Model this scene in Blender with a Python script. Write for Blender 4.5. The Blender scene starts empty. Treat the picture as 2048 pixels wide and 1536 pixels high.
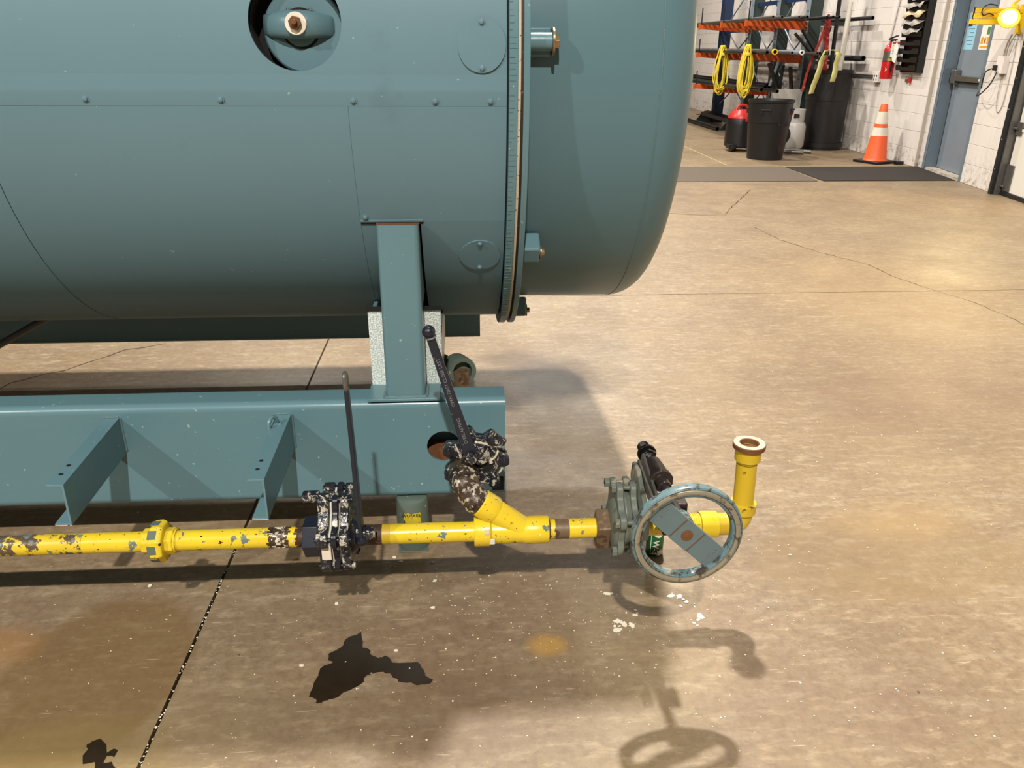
import bpy, bmesh, math, random
from mathutils import Vector, Matrix, Euler
random.seed(7)
S = bpy.context.scene
COL = S.collection
R = math.radians

# ------------------------------------------------------------------ camera
cam_d = bpy.data.cameras.new('camera'); cam = bpy.data.objects.new('camera', cam_d); COL.objects.link(cam)
cam_d.sensor_fit = 'HORIZONTAL'; cam_d.sensor_width = 36.0; cam_d.lens = 36.0 * 1578.0 / 2048.0
cam_d.clip_start = 0.02; cam_d.clip_end = 200
p_, y_, r_ = R(23.13), R(3.712), R(0.335)
fw = Vector((math.sin(y_) * math.cos(p_), math.cos(y_) * math.cos(p_), -math.sin(p_)))
rt = Vector((math.cos(y_), -math.sin(y_), 0)); up = rt.cross(fw)
rt2 = math.cos(r_) * rt + math.sin(r_) * up; up2 = -math.sin(r_) * rt + math.cos(r_) * up
cm = Matrix((rt2, up2, -fw)).transposed().to_4x4(); cm.translation = Vector((0, 0, 1.34))
cam.matrix_world = cm
S.camera = cam

# ------------------------------------------------------------------ world, lamps, exposure
wd = bpy.data.worlds.new('world'); S.world = wd; wd.use_nodes = True
wd.node_tree.nodes['Background'].inputs[0].default_value = (0.9, 0.95, 1.0, 1)
wd.node_tree.nodes['Background'].inputs[1].default_value = 0.05
S.view_settings.view_transform = 'Standard'; S.view_settings.look = 'None'
S.view_settings.gamma = 1; S.view_settings.use_curve_mapping = False
S.view_settings.exposure = 0.0
S.cycles.diffuse_bounces = 1; S.cycles.glossy_bounces = 3; S.cycles.max_bounces = 6

LC = (1, 0.955, 0.87)
def area(name, loc, power, size=(0.35, 0.35), color=(1, 0.9, 0.76), target=None):
    d = bpy.data.lights.new(name, 'AREA'); d.shape = 'RECTANGLE'; d.size = size[0]; d.size_y = size[1]
    d.energy = power; d.color = color
    o = bpy.data.objects.new(name, d); COL.objects.link(o); o.location = loc
    if target is not None:
        o.rotation_euler = (Vector(target) - Vector(loc)).to_track_quat('-Z', 'Y').to_euler()
    return o
# rows of high-bay lamps just under the ceiling
for lx, ly, pw, sz in ((-.26, -3.4, 770, .15), (-6.2, -3.4, 640, .2), (.85, 4.0, 570, .19), (-5.2, 4.4, 300, .28), (1.1, 9.9, 330, .28), (3.2, 13.5, 260, .28), (-2.6, 11.0, 300, .28), (1.5, 17.5, 300, .28)):
    area('high_bay_lamp', (lx, ly, 6.0), pw, (sz, sz), LC)

# ------------------------------------------------------------------ material helpers
class NT:
    def __init__(s, name):
        s.m = bpy.data.materials.new(name); s.m.use_nodes = True; s.t = s.m.node_tree
        s.b = s.t.nodes['Principled BSDF']; s.tc = None
    def n(s, t): return s.t.nodes.new(t)
    def l(s, a, b): s.t.links.new(a, b)
    def co(s, k='Object'):
        if s.tc is None: s.tc = s.n('ShaderNodeTexCoord')
        return s.tc.outputs[k]
    def geo(s):
        g = s.n('ShaderNodeNewGeometry'); return g.outputs['Position']
    def mapped(s, vec, loc=(0,0,0), rot=(0,0,0), sc=(1,1,1), typ='POINT'):
        m = s.n('ShaderNodeMapping'); m.vector_type = typ
        m.inputs['Location'].default_value = loc; m.inputs['Rotation'].default_value = rot; m.inputs['Scale'].default_value = sc
        s.l(vec, m.inputs['Vector']); return m.outputs[0]
    def noise(s, scale, det=4, rough=.55, vec=None, dist=0):
        x = s.n('ShaderNodeTexNoise'); x.inputs['Scale'].default_value = scale; x.inputs['Detail'].default_value = det
        x.inputs['Roughness'].default_value = rough; x.inputs['Distortion'].default_value = dist
        s.l(vec if vec is not None else s.geo(), x.inputs['Vector']); return x.outputs['Fac']
    def vor(s, scale, vec=None):
        x = s.n('ShaderNodeTexVoronoi'); x.inputs['Scale'].default_value = scale
        s.l(vec if vec is not None else s.geo(), x.inputs['Vector']); return x.outputs['Distance']
    def ramp(s, f, stops):
        x = s.n('ShaderNodeValToRGB'); e = x.color_ramp.elements
        while len(e) < len(stops): e.new(0.5)
        for k, (p, c) in enumerate(stops):
            e[k].position = p; e[k].color = (c, c, c, 1) if not hasattr(c, '__len__') else (*c[:3], 1)
        s.l(f, x.inputs[0]); return x.outputs[0]
    def mix(s, f, a, b, mode='MIX'):
        x = s.n('ShaderNodeMix'); x.data_type = 'RGBA'; x.blend_type = mode
        for sock, v in ((x.inputs[0], f), (x.inputs[6], a), (x.inputs[7], b)):
            if hasattr(v, 'is_linked') or isinstance(v, bpy.types.NodeSocket): s.l(v, sock)
            elif hasattr(v, '__len__'): sock.default_value = (*v[:3], 1)
            else: sock.default_value = v if sock is x.inputs[0] else (v, v, v, 1)
        return x.outputs[2]
    def math(s, op, a, b=0.0):
        x = s.n('ShaderNodeMath'); x.operation = op
        for k, v in enumerate((a, b)):
            if isinstance(v, bpy.types.NodeSocket): s.l(v, x.inputs[k])
            else: x.inputs[k].default_value = v
        return x.outputs[0]
    def ell(s, c, r, rotz=0, soft=.25, wob=.35, nsc=3.0, vec=None):
        """soft-edged blot mask, centre c, radii r, on the XY plane of world space"""
        v = s.mapped(s.geo() if vec is None else vec, loc=(c[0], c[1], 0), rot=(0, 0, rotz), sc=(r[0], r[1], 1e3), typ='TEXTURE')
        ln = s.n('ShaderNodeVectorMath'); ln.operation = 'LENGTH'; s.l(v, ln.inputs[0])
        nz = s.noise(nsc, 5)
        d = s.math('ADD', ln.outputs['Value'], s.math('MULTIPLY', s.math('SUBTRACT', nz, .5), wob * 2))
        return s.ramp(s.math('MULTIPLY', d, .5), [(max(0, .5 - soft / 2), 1.0), (min(1, .5 + soft / 2), 0.0)])
    def bump(s, h, strength=.2, dist=.01):
        x = s.n('ShaderNodeBump'); x.inputs['Strength'].default_value = strength; x.inputs['Distance'].default_value = dist
        s.l(h, x.inputs['Height']); s.l(x.outputs[0], s.b.inputs['Normal'])
    def set(s, col=None, rough=None, metal=None, spec=None, coat=None):
        for key, v in (('Base Color', col), ('Roughness', rough), ('Metallic', metal), ('Specular IOR Level', spec), ('Coat Weight', coat)):
            if v is None: continue
            k = s.b.inputs[key]
            if isinstance(v, bpy.types.NodeSocket): s.l(v, k)
            elif hasattr(v, '__len__'): k.default_value = (*v[:3], 1)
            else: k.default_value = v
        return s.m

def srgb(r, g, b):
    f = lambda c: (c / 255 / 12.92) if c / 255 <= .04045 else ((c / 255 + .055) / 1.055) ** 2.4
    return (f(r), f(g), f(b))

def plain(name, c, rough=.5, metal=0, var=.12, nsc=12, bump=0.0, spec=None):
    t = NT(name); nz = t.noise(nsc, 5)
    col = t.mix(nz, tuple(x * (1 - var) for x in c), tuple(min(1, x * (1 + var)) for x in c))
    if bump: t.bump(t.noise(nsc * 6, 3), bump, .003)
    return t.set(col, rough, metal, spec)

def specked(name, c, c2, rough=.45, lo=.62, hi=.66, nsc=60, metal=0, bump=.1, c3=None, lo3=.7, nsc3=20, orange=0, spec=None):
    """a paint with small flecks of c2 (and larger chips of c3)"""
    t = NT(name); base = t.mix(t.noise(9, 4), tuple(x * .9 for x in c), tuple(min(1, x * 1.1) for x in c))
    if c3 is not None:
        f3 = t.ramp(t.noise(nsc3, 5, .6), [(lo3, 0.0), (lo3 + .015, 1.0)]); base = t.mix(f3, base, c3)
    f = t.ramp(t.noise(nsc, 3, .5), [(lo, 0.0), (hi, 1.0)])
    if bump: t.bump(t.noise(nsc * 1.5, 3), bump, .002)
    return t.set(t.mix(f, base, c2), rough, metal, spec)

TEAL = srgb(101, 131, 142)
M = {}
t = NT('teal_paint')
c = t.mix(t.noise(1.6, 4), tuple(x * .93 for x in TEAL), tuple(x * 1.06 for x in TEAL))
sc1 = t.ramp(t.noise(60, 2, .5), [(.755, 0.0), (.775, .55)])
c = t.mix(sc1, c, srgb(170, 190, 188))
sm = t.ramp(t.noise(5, 6, .7), [(.62, 0.0), (.8, .22)])
c = t.mix(sm, c, srgb(66, 82, 82)); t.bump(t.noise(220, 2), .05, .001)
M['teal'] = t.set(c, .46, 0, .3)
t = NT('teal_gloss_paint')
c = t.mix(t.noise(3, 4), tuple(x * .92 for x in srgb(95, 129, 138)), tuple(x * 1.07 for x in srgb(95, 129, 138)))
c = t.mix(t.ramp(t.noise(75, 2, .5), [(.72, 0.0), (.75, .6)]), c, srgb(180, 198, 196))
c = t.mix(t.ramp(t.noise(7, 5, .65), [(.7, 0.0), (.74, .5)]), c, srgb(120, 96, 70))
t.bump(t.noise(45, 3), .12, .002)
M['teal2'] = t.set(c, .3, 0, .5)
M['tealsoft'] = plain('teal_door_paint', srgb(90, 120, 129), .36, 0, .05, 2, .04, .3)
M['weld'] = plain('weld_bead_paint', srgb(92, 120, 124), .3, 0, .25, 90, .6)
M['platelit'] = specked('saddle_plate_lit_paint', srgb(176, 192, 190), srgb(244, 248, 242), .25, .42, .6, 240, 0, 1.0)  # pale base and bright flecks put the plate's strong lighting into its colour
M['dark'] = plain('dark_hollow_shade', (0.006, 0.006, 0.006), .9, 0, .1)
M['darksteel'] = plain('dark_steel', srgb(36, 38, 40), .5, .3, .2)
M['rust'] = plain('rusty_steel', srgb(112, 72, 42), .75, .1, .4, 40, .4)
M['rustdark'] = specked('dark_rusty_pipe', srgb(72, 50, 36), srgb(150, 120, 95), .6, .66, .72, 90, .2, .3)
M['tapewrap'] = specked('sealant_smeared_pipe', srgb(72, 58, 46), srgb(196, 186, 166), .35, .56, .62, 75, .2, .8, srgb(40, 32, 28), .56, 30)
M['dullbrown'] = specked('dull_brown_casting', srgb(112, 92, 70), srgb(142, 120, 92), .5, .6, .7, 30, .1, .5, srgb(84, 60, 42), .58, 16)
M['gasket'] = specked('white_gasket', srgb(212, 200, 178), srgb(120, 100, 78), .9, .64, .68, 120, 0, .3)
M['bolt'] = plain('brown_bolt', srgb(112, 76, 50), .4, .6, .25, 60)
M['brass'] = plain('brass_bolt', srgb(150, 128, 96), .32, .7, .2, 60)
M['white'] = plain('white_washer', srgb(222, 214, 196), .5, 0, .06, 40)
t = NT('yellow_pipe_paint')
YC = srgb(234, 202, 46)
c = t.mix(t.noise(14, 5), tuple(x * .8 for x in YC), tuple(min(1, x * 1.1) for x in YC))
c = t.mix(t.ramp(t.noise(24, 5, .6), [(.645, 0.0), (.66, 1.0)]), c, srgb(105, 120, 115))
c = t.mix(t.ramp(t.noise(85, 2, .5), [(.70, 0.0), (.715, 1.0)]), c, srgb(66, 42, 18))
c = t.mix(t.ramp(t.noise(40, 3, .5, vec=t.mapped(t.geo(), loc=(3, 1, 2))), [(.72, 0.0), (.75, .8)]), c, srgb(235, 225, 180))
c = t.mix(t.ramp(t.noise(160, 2, .5), [(.72, 0.0), (.735, 1.0)]), c, srgb(54, 36, 16))
t.bump(t.noise(90, 4), .12, .002)
M['yellow'] = t.set(c, .3, 0, .5)
M['yellowold'] = specked('worn_yellow_paint', srgb(205, 172, 38), srgb(108, 76, 24), .42, .66, .72, 45, 0, .2, srgb(150, 120, 40), .66, 12)
t = NT('chipped_yellow_paint')
c = t.mix(t.noise(14, 5), tuple(x * .75 for x in YC), YC)
c = t.mix(t.ramp(t.noise(20, 6, .68), [(.52, 0.0), (.53, 1.0)]), c, srgb(88, 74, 60))
c = t.mix(t.ramp(t.noise(30, 5, .6, vec=t.mapped(t.geo(), loc=(7, 3, 1))), [(.6, 0.0), (.61, 1.0)]), c, srgb(112, 126, 122))
M['yellowchip'] = t.set(c, .4)
t = NT('black_valve_paint')
c = t.mix(t.noise(20, 4), srgb(18, 20, 26), srgb(38, 41, 50))
f = t.ramp(t.noise(34, 7, .78, dist=1.6), [(.545, 0.0), (.575, 1.0)])
c = t.mix(f, c, srgb(190, 182, 165)); t.bump(t.noise(60, 4), .6, .004)
M['vblack'] = t.set(c, .25, 0, .6)
M['vblack2'] = specked('black_valve_casting', srgb(24, 28, 38), srgb(196, 190, 176), .28, .62, .66, 26, 0, .4)
M['lever'] = specked('navy_lever_paint', srgb(26, 31, 45), srgb(120, 122, 124), .33, .7, .73, 80, 0, .1)
M['emboss'] = plain('worn_letter_edges', srgb(122, 126, 132), .4, .2, .1)
M['vgreen'] = specked('grey_green_valve_paint', srgb(104, 110, 100), srgb(60, 58, 48), .4, .62, .7, 24, 0, .4, srgb(150, 144, 128), .6, 9)
M['oily'] = plain('oily_black_steel', srgb(22, 20, 22), .22, .4, .4, 60, .4)
M['oilybrown'] = plain('oily_brown_steel', srgb(58, 48, 46), .28, .4, .4, 50, .4)
t = NT('worn_blue_wheel_paint')
c = t.mix(t.noise(9, 4), srgb(84, 110, 116), srgb(108, 134, 138))
c = t.mix(t.ramp(t.noise(36, 8, .78), [(.52, 0.0), (.545, 1.0)]), c, srgb(66, 58, 52))
c = t.mix(t.ramp(t.noise(12, 4, .6, vec=t.mapped(t.geo(), loc=(4, 2, 0))), [(.6, 0.0), (.68, .7)]), c, srgb(168, 160, 140))
M['wheel'] = t.set(c, .35, 0, .5)
M['wheelband'] = specked('worn_bare_wheel_band', srgb(142, 134, 114), srgb(84, 70, 56), .4, .53, .6, 34, .15, .2)
M['wheelbar'] = specked('blue_grey_spoke_paint', srgb(94, 113, 117), srgb(140, 96, 60), .4, .74, .76, 30, 0, .1)
M['greenpost'] = specked('green_grey_stub_paint', srgb(92, 106, 96), srgb(190, 190, 170), .35, .7, .73, 70)
M['label_yellow'] = specked('yellow_sticker', srgb(214, 190, 50), srgb(60, 52, 20), .5, .6, .64, 70)
M['label_green'] = plain('green_label', srgb(20, 84, 44), .3, 0, .1)
M['ink'] = plain('black_ink', (0.01, 0.01, 0.01), .6)
M['paper'] = plain('white_paper', srgb(235, 232, 222), .7, 0, .03)
M['alu'] = plain('brushed_aluminium', srgb(140, 138, 134), .3, .8, .1)

# concrete
t = NT('concrete_floor')
g = t.geo()
gs = t.mapped(g, sc=(1, 2.2, 1))
c = t.mix(t.noise(.9, 6, .6, gs), srgb(122, 101, 79), srgb(158, 137, 107))
c = t.mix(t.ramp(t.noise(2.6, 7, .7, t.mapped(g, loc=(5, 9, 0))), [(.42, .0), (.72, .5)]), c, srgb(116, 98, 78))
c = t.mix(t.ramp(t.noise(6, 6, .65, t.mapped(g, loc=(2, 4, 0), sc=(1, 3.5, 1))), [(.5, 0.0), (.75, .45)]), c, srgb(176, 160, 138))
c = t.mix(t.ramp(t.noise(45, 5, .7), [(.42, 0.0), (.75, .6)]), c, srgb(92, 74, 56))
c = t.mix(t.ramp(t.noise(1.7, 5, .6, t.mapped(g, loc=(1, 7, 0))), [(.5, 0.0), (.7, .3)]), c, srgb(168, 148, 110))
c = t.mix(t.ramp(t.noise(14, 6, .7, t.mapped(g, loc=(3, 3, 0), sc=(1, 2.5, 1))), [(.52, 0.0), (.7, .5)]), c, srgb(190, 170, 138))
c = t.mix(t.ramp(t.noise(1.3, 6, .7, t.mapped(g, loc=(11, 2, 0))), [(.5, 0.0), (.7, .45)]), c, srgb(112, 86, 70))
def stain(c, cen, rad, col, k, rot=0, soft=.25, wob=.3, nsc=3):
    f = t.math('MULTIPLY', t.ell(cen, rad, rot, soft, wob, nsc), k); return t.mix(f, c, col)
c = stain(c, (-.87, 1.47), (.21, .28), srgb(112, 84, 44), .62, R(-6), .07, .12, 5)
c = stain(c, (-.82, 1.22), (.22, .12), srgb(132, 112, 66), .5, 0, .2, .2, 5)
c = stain(c, (-1.16, 1.57), (.11, .07), srgb(160, 116, 66), .55, 0, .4, .3, 5)
c = stain(c, (.188, 1.51), (.045, .035), srgb(182, 140, 66), .65, 0, .35, .3, 12)
c = stain(c, (.40, 3.18), (.17, .24), srgb(66, 50, 38), .8, 0, .4, .5, 5)
c = stain(c, (.22, 3.42), (.16, .10), srgb(84, 66, 50), .6, 0, .4, .5, 6)
c = stain(c, (1.2, 1.82), (.40, .20), srgb(134, 110, 76), .45, 0, .05, .25, 4)
c = stain(c, (1.35, 2.0), (.2, .1), srgb(170, 138, 90), .32, 0, .45, .5, 5)
c = stain(c, (-.1, 1.3), (.6, .12), srgb(96, 78, 60), .35, 0, .5, .5, 4)
c = stain(c, (2.6, 4.5), (.7, .8), srgb(170, 138, 90), .2, 0, .5, .6, 2)
c = stain(c, (1.9, 3.0), (.9, .7), srgb(112, 88, 68), .25, 0, .6, .6, 2)
# pale scratches and grit
scr = t.ramp(t.noise(9, 2, .4, t.mapped(g, rot=(0, 0, 1.3), sc=(1, 12, 1))), [(.745, 0.0), (.76, .3)])
c = t.mix(scr, c, srgb(214, 200, 176))
scr2 = t.ramp(t.noise(9, 2, .4, t.mapped(g, rot=(0, 0, -1.0), sc=(1, 12, 1))), [(.745, 0.0), (.76, .3)])
c = t.mix(scr2, c, srgb(214, 200, 176))
pat = t.ramp(t.noise(3.2, 3), [(.42, 0.0), (.62, 1.0)])
spk = t.math('MULTIPLY', t.ramp(t.noise(140, 2, .4), [(.735, 0.0), (.76, 1.0)]), pat)
c = t.mix(spk, c, srgb(226, 216, 196))
bl = t.ramp(t.noise(34, 3, .5, t.mapped(g, loc=(8, 2, 0))), [(.765, 0.0), (.78, .7)])
c = t.mix(bl, c, srgb(56, 42, 30))
t.bump(t.noise(60, 5, .6), .1, .003)
rg = t.ramp(t.noise(2.2, 5, .6), [(.35, .42), (.7, .6)])
M['concrete'] = t.set(c, rg, 0, .45)
M['jointfill'] = plain('joint_dirt', srgb(44, 34, 24), .9, 0, .4, 30, .5)
t = NT('wet_concrete'); c = t.mix(t.noise(30, 5, .7), srgb(26, 19, 11), srgb(48, 36, 22)); M['wet'] = t.set(c, .28, 0, .35)
M['crack'] = plain('crack_dirt', srgb(62, 46, 34), .9, 0, .3, 30)

def wallmat(name, a, b, dirt):
    t = NT(name); c = t.mix(t.noise(3, 6, .6), a, b)
    c = t.mix(t.ramp(t.noise(16, 6, .7), [(.66, 0.0), (.72, .7)]), c, dirt)
    sx_ = t.n('ShaderNodeSeparateXYZ'); t.l(t.geo(), sx_.inputs[0])
    low = t.ramp(sx_.outputs[2], [(.03, 1.0), (.34, 0.0)])
    sc_ = t.ramp(t.noise(14, 7, .75, t.mapped(t.geo(), loc=(2, 6, 4))), [(.5, 0.0), (.62, .75)])
    c = t.mix(t.math('MULTIPLY', low, sc_), c, srgb(128, 106, 82))
    st_ = t.ramp(t.noise(2.5, 5, .6, t.mapped(t.geo(), sc=(1, 6, .8))), [(.5, 0.0), (.75, .28)])
    c = t.mix(st_, c, srgb(168, 158, 148))
    t.bump(t.noise(90, 5, .7), .35, .004); return t.set(c, .7, 0, .3)
M['block'] = wallmat('painted_block', srgb(222, 212, 204), srgb(236, 227, 219), srgb(150, 140, 128))
M['mortar'] = wallmat('painted_mortar', srgb(186, 175, 163), srgb(202, 191, 179), srgb(140, 128, 110))
M['ceil'] = plain('ceiling_deck', srgb(44, 44, 44), .8)
M['steelblue'] = plain('blue_grey_door_paint', srgb(128, 138, 148), .38, 0, .1, 4)
M['frameblue'] = plain('blue_frame_paint', srgb(112, 126, 138), .35, 0, .1, 9)
M['rubber'] = plain('black_plastic', srgb(18, 18, 20), .45, 0, .25, 20, .05)
M['rubber2'] = plain('black_bin_plastic', srgb(22, 21, 23), .42, 0, .3, 14, .05)
M['red'] = plain('red_plastic', srgb(190, 44, 40), .35, 0, .1)
M['redmetal'] = plain('red_extinguisher_paint', srgb(190, 28, 32), .25, 0, .08)
M['orangecone'] = plain('orange_cone_vinyl', srgb(255, 104, 52), .45, 0, .06)
M['reflect'] = plain('white_reflective_band', srgb(232, 224, 206), .4, 0, .08, 30)
M['orange'] = plain('orange_rack_paint', srgb(206, 88, 28), .42, 0, .15, 10)
M['galv'] = plain('galvanised_steel', srgb(148, 160, 172), .38, .3, .15, 10)
M['rackgreen'] = plain('dark_green_rack_paint', srgb(48, 62, 58), .5, 0, .2, 8)
M['rackblue'] = plain('blue_rack_paint', srgb(26, 46, 78), .45, 0, .2, 8)
M['blackpipe'] = plain('black_steel_pipe', srgb(42, 40, 42), .38, .4, .3, 12)
M['greypipe'] = plain('grey_steel_pipe', srgb(112, 110, 106), .35, .6, .25, 14)
M['pvc'] = plain('white_pvc', srgb(228, 222, 208), .35, 0, .05)
M['cord'] = plain('yellow_cord', srgb(232, 206, 60), .5, 0, .12, 60)
M['cordblack'] = plain('black_cord', srgb(22, 22, 24), .5)
M['cloth'] = plain('pale_yellow_cloth', srgb(232, 226, 150), .85, 0, .08, 20, .3)
M['matt'] = plain('charcoal_mat_carpet', srgb(46, 40, 35), .95, 0, .35, 30, .5)
M['matg'] = plain('grey_mat_carpet', srgb(100, 89, 76), .95, 0, .1, 60, .4)
M['lampyellow'] = plain('yellow_lamp_paint', srgb(255, 200, 10), .35, 0, .05)
M['bluepaper'] = plain('light_blue_paper', srgb(150, 200, 222), .7, 0, .03)
M['orangeink'] = plain('orange_print', srgb(228, 160, 40), .6)
M['greenink'] = plain('green_print', srgb(90, 130, 70), .6)
M['greyink'] = plain('grey_print', srgb(90, 100, 110), .6)
M['sheetgrey'] = plain('grey_sheet', srgb(170, 162, 152), .6, 0, .1)
M['sheettan'] = plain('tan_sheet', srgb(214, 190, 150), .6, 0, .08)
M['propane'] = plain('white_cylinder_paint', srgb(186, 182, 176), .35, 0, .1, 9)
M['panelgrey'] = plain('pale_grey_sheet_metal', srgb(214, 210, 204), .4, .2, .1)
M['doorwhite'] = plain('white_door_panel', srgb(226, 220, 208), .5, 0, .05)
M['chip'] = plain('white_paint_chip', srgb(236, 226, 206), .6, 0, .1, 60)
t = NT('lit_lamp_glass'); t.b.inputs['Emission Color'].default_value = (1, .72, .3, 1); t.b.inputs['Emission Strength'].default_value = 12
M['lamp'] = t.set((1, .9, .6), .3)

# ------------------------------------------------------------------ mesh helpers
def BM(): return bmesh.new()
def frame(z, x=None):
    z = Vector(z).normalized()
    if x is None: x = Vector((0, 0, 1)) if abs(z.z) < .9 else Vector((1, 0, 0))
    x = Vector(x); x = (x - x.dot(z) * z).normalized(); y = z.cross(x)
    return x, y, z
def box(bm, lo, hi, rot=None, about=None):
    ret = bmesh.ops.create_cube(bm, size=1); vs = ret['verts']
    c = (Vector(lo) + Vector(hi)) / 2; s = Vector(hi) - Vector(lo)
    for v in vs:
        p = Vector((v.co.x * s.x, v.co.y * s.y, v.co.z * s.z))
        if rot is not None and about is None: p = rot @ p
        v.co = p + c
        if rot is not None and about is not None: v.co = rot @ (v.co - Vector(about)) + Vector(about)
    return vs
def obox(bm, c, ax, size):
    """box with centre c, axes ax=(x,y,z) vectors, full sizes"""
    vs = bmesh.ops.create_cube(bm, size=1)['verts']
    for v in vs:
        v.co = Vector(c) + ax[0] * v.co.x * size[0] + ax[1] * v.co.y * size[1] + ax[2] * v.co.z * size[2]
    return vs
def rings(bm, rs, closed=False, cap0=True, cap1=True):
    L = [[bm.verts.new(p) for p in r] for r in rs]
    n = len(L[0]); m = len(L)
    for i in range(m if closed else m - 1):
        a, b = L[i], L[(i + 1) % m]
        for j in range(n): bm.faces.new((a[j], a[(j + 1) % n], b[(j + 1) % n], b[j]))
    if not closed:
        if cap0: bm.faces.new(list(reversed(L[0])))
        if cap1: bm.faces.new(L[-1])
    return L
def circ(c, fr, r, n, ph=0):
    return [Vector(c) + fr[0] * r * math.cos(ph + 2 * math.pi * k / n) + fr[1] * r * math.sin(ph + 2 * math.pi * k / n) for k in range(n)]
def cyl(bm, a, b, r0, r1=None, n=24, ph=0, x=None, cap0=True, cap1=True):
    a, b = Vector(a), Vector(b); fr = frame(b - a, x); r1 = r0 if r1 is None else r1
    rings(bm, [circ(a, fr, r0, n, ph), circ(b, fr, r1, n, ph)], cap0=cap0, cap1=cap1)
def lathe(bm, a, d, prof, n=32, closed=False, x=None, ph=0, cap=True):
    """prof: list of (distance along d from a, radius)"""
    fr = frame(d, x); a = Vector(a)
    rings(bm, [circ(a + fr[2] * s, fr, max(r, 1e-5), n, ph) for s, r in prof], closed=closed, cap0=cap, cap1=cap)
def annulus(bm, a, b, ri, ro, n=32):
    a, b = Vector(a), Vector(b); L = (b - a).length
    lathe(bm, a, b - a, [(0, ri), (0, ro), (L, ro), (L, ri)], n, closed=True)
def tube(bm, pts, r, n=10, closed=False, rr=None):
    pts = [Vector(p) for p in pts]; m = len(pts); fr = None; out = []
    for i, p in enumerate(pts):
        if closed: d = pts[(i + 1) % m] - pts[i - 1]
        else: d = pts[min(i + 1, m - 1)] - pts[max(i - 1, 0)]
        fr = frame(d, fr[0] if fr else None)
        out.append(circ(p, fr, rr[i] if rr else r, n))
    rings(bm, out, closed=closed)
def spline(pts, k=8, closed=False):
    P = [Vector(p) for p in pts]; n = len(P); out = []
    g = (lambda i: P[i % n]) if closed else (lambda i: P[max(0, min(n - 1, i))])
    for i in range(n if closed else n - 1):
        a, b, c_, d = g(i - 1), g(i), g(i + 1), g(i + 2)
        for s in range(k):
            u = s / k
            out.append(.5 * ((2 * b) + (c_ - a) * u + (2 * a - 5 * b + 4 * c_ - d) * u * u + (3 * b - a - 3 * c_ + d) * u ** 3))
    if not closed: out.append(P[-1])
    return out
def prism(bm, poly, org, u, v, w):
    """polygon (2D) in plane u,v at org, extruded by vector w"""
    org, u, v, w = Vector(org), Vector(u), Vector(v), Vector(w)
    a = [bm.verts.new(org + u * p[0] + v * p[1]) for p in poly]
    b = [bm.verts.new(org + u * p[0] + v * p[1] + w) for p in poly]
    n = len(poly); bm.faces.new(a); bm.faces.new(list(reversed(b)))
    for i in range(n): bm.faces.new((a[i], b[i], b[(i + 1) % n], a[(i + 1) % n]))
def hexn(bm, a, b, r, ph=0, x=None): cyl(bm, a, b, r, n=6, ph=ph, x=x)

def wloc(o):
    v = Vector((0, 0, 0))
    while o is not None: v += o.location; o = o.parent
    return v
def obj(name, bm, mat, parent=None, smooth=38, bevel=0, bseg=2, origin=None, **props):
    """one mesh object; the bmesh is in world coordinates"""
    me = bpy.data.meshes.new(name); bmesh.ops.recalc_face_normals(bm, faces=bm.faces)
    base = wloc(parent)
    if origin is not None: org = Vector(origin)
    elif parent is None and len(bm.verts):
        lo = [min(v.co[k] for v in bm.verts) for k in range(3)]; hi = [max(v.co[k] for v in bm.verts) for k in range(3)]
        org = Vector(((lo[0] + hi[0]) / 2, (lo[1] + hi[1]) / 2, lo[2]))
    else: org = base
    bmesh.ops.translate(bm, verts=bm.verts, vec=-org)
    bm.to_mesh(me); bm.free()
    if smooth:
        for p in me.polygons: p.use_smooth = True
        me.set_sharp_from_angle(angle=R(smooth))
    for m in (mat if isinstance(mat, (list, tuple)) else [mat]): me.materials.append(M[m])
    o = bpy.data.objects.new(name, me); COL.objects.link(o)
    if parent is not None: o.parent = parent
    o.location = org - base
    if bevel:
        b = o.modifiers.new('bevel', 'BEVEL'); b.width = bevel; b.segments = bseg; b.limit_method = 'ANGLE'; b.angle_limit = R(40); b.harden_normals = True
    for k, v in props.items(): o[k] = v
    return o
def thing(name, label, cat, loc=(0, 0, 0), group=None):
    o = bpy.data.objects.new(name, None); COL.objects.link(o); o.location = loc; o.empty_display_size = .05
    o['label'] = label; o['category'] = cat
    if group: o['group'] = group
    return o
def inst(mesh_o, name, parent, mat4):
    """another copy of a small part, sharing its mesh; mat4 is in world space"""
    o = mesh_o.copy(); COL.objects.link(o); o.name = name; o.parent = parent
    m = mat4.copy(); m.translation = m.translation - wloc(parent); o.matrix_local = m
    return o
def aim(p, z, x=None):
    fr = frame(z, x); m = Matrix((fr[0], fr[1], fr[2])).transposed().to_4x4(); m.translation = Vector(p); return m
def text(name, body, parent, p, u, n, size, mat, ext=.0006, label=None):
    """flat lettering: baseline direction u, facing normal n"""
    cu = bpy.data.curves.new(name, 'FONT'); cu.body = body; cu.size = size; cu.extrude = ext; cu.align_x = 'CENTER'; cu.align_y = 'CENTER'; cu.resolution_u = 2
    cu.materials.append(M[mat])
    o = bpy.data.objects.new(name, cu); COL.objects.link(o); o.parent = parent
    u = Vector(u).normalized(); n = Vector(n).normalized(); v = n.cross(u)
    m = Matrix((u, v, n)).transposed().to_4x4(); m.translation = Vector(p) - wloc(parent)
    bpy.context.view_layer.update(); me = bpy.data.meshes.new_from_object(o.evaluated_get(bpy.context.evaluated_depsgraph_get()))
    bpy.data.objects.remove(o); me.name = name
    if not me.materials: me.materials.append(M[mat])
    o = bpy.data.objects.new(name, me); COL.objects.link(o); o.parent = parent; o.matrix_local = m; o['kind'] = 'stuff'
    return o
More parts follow.
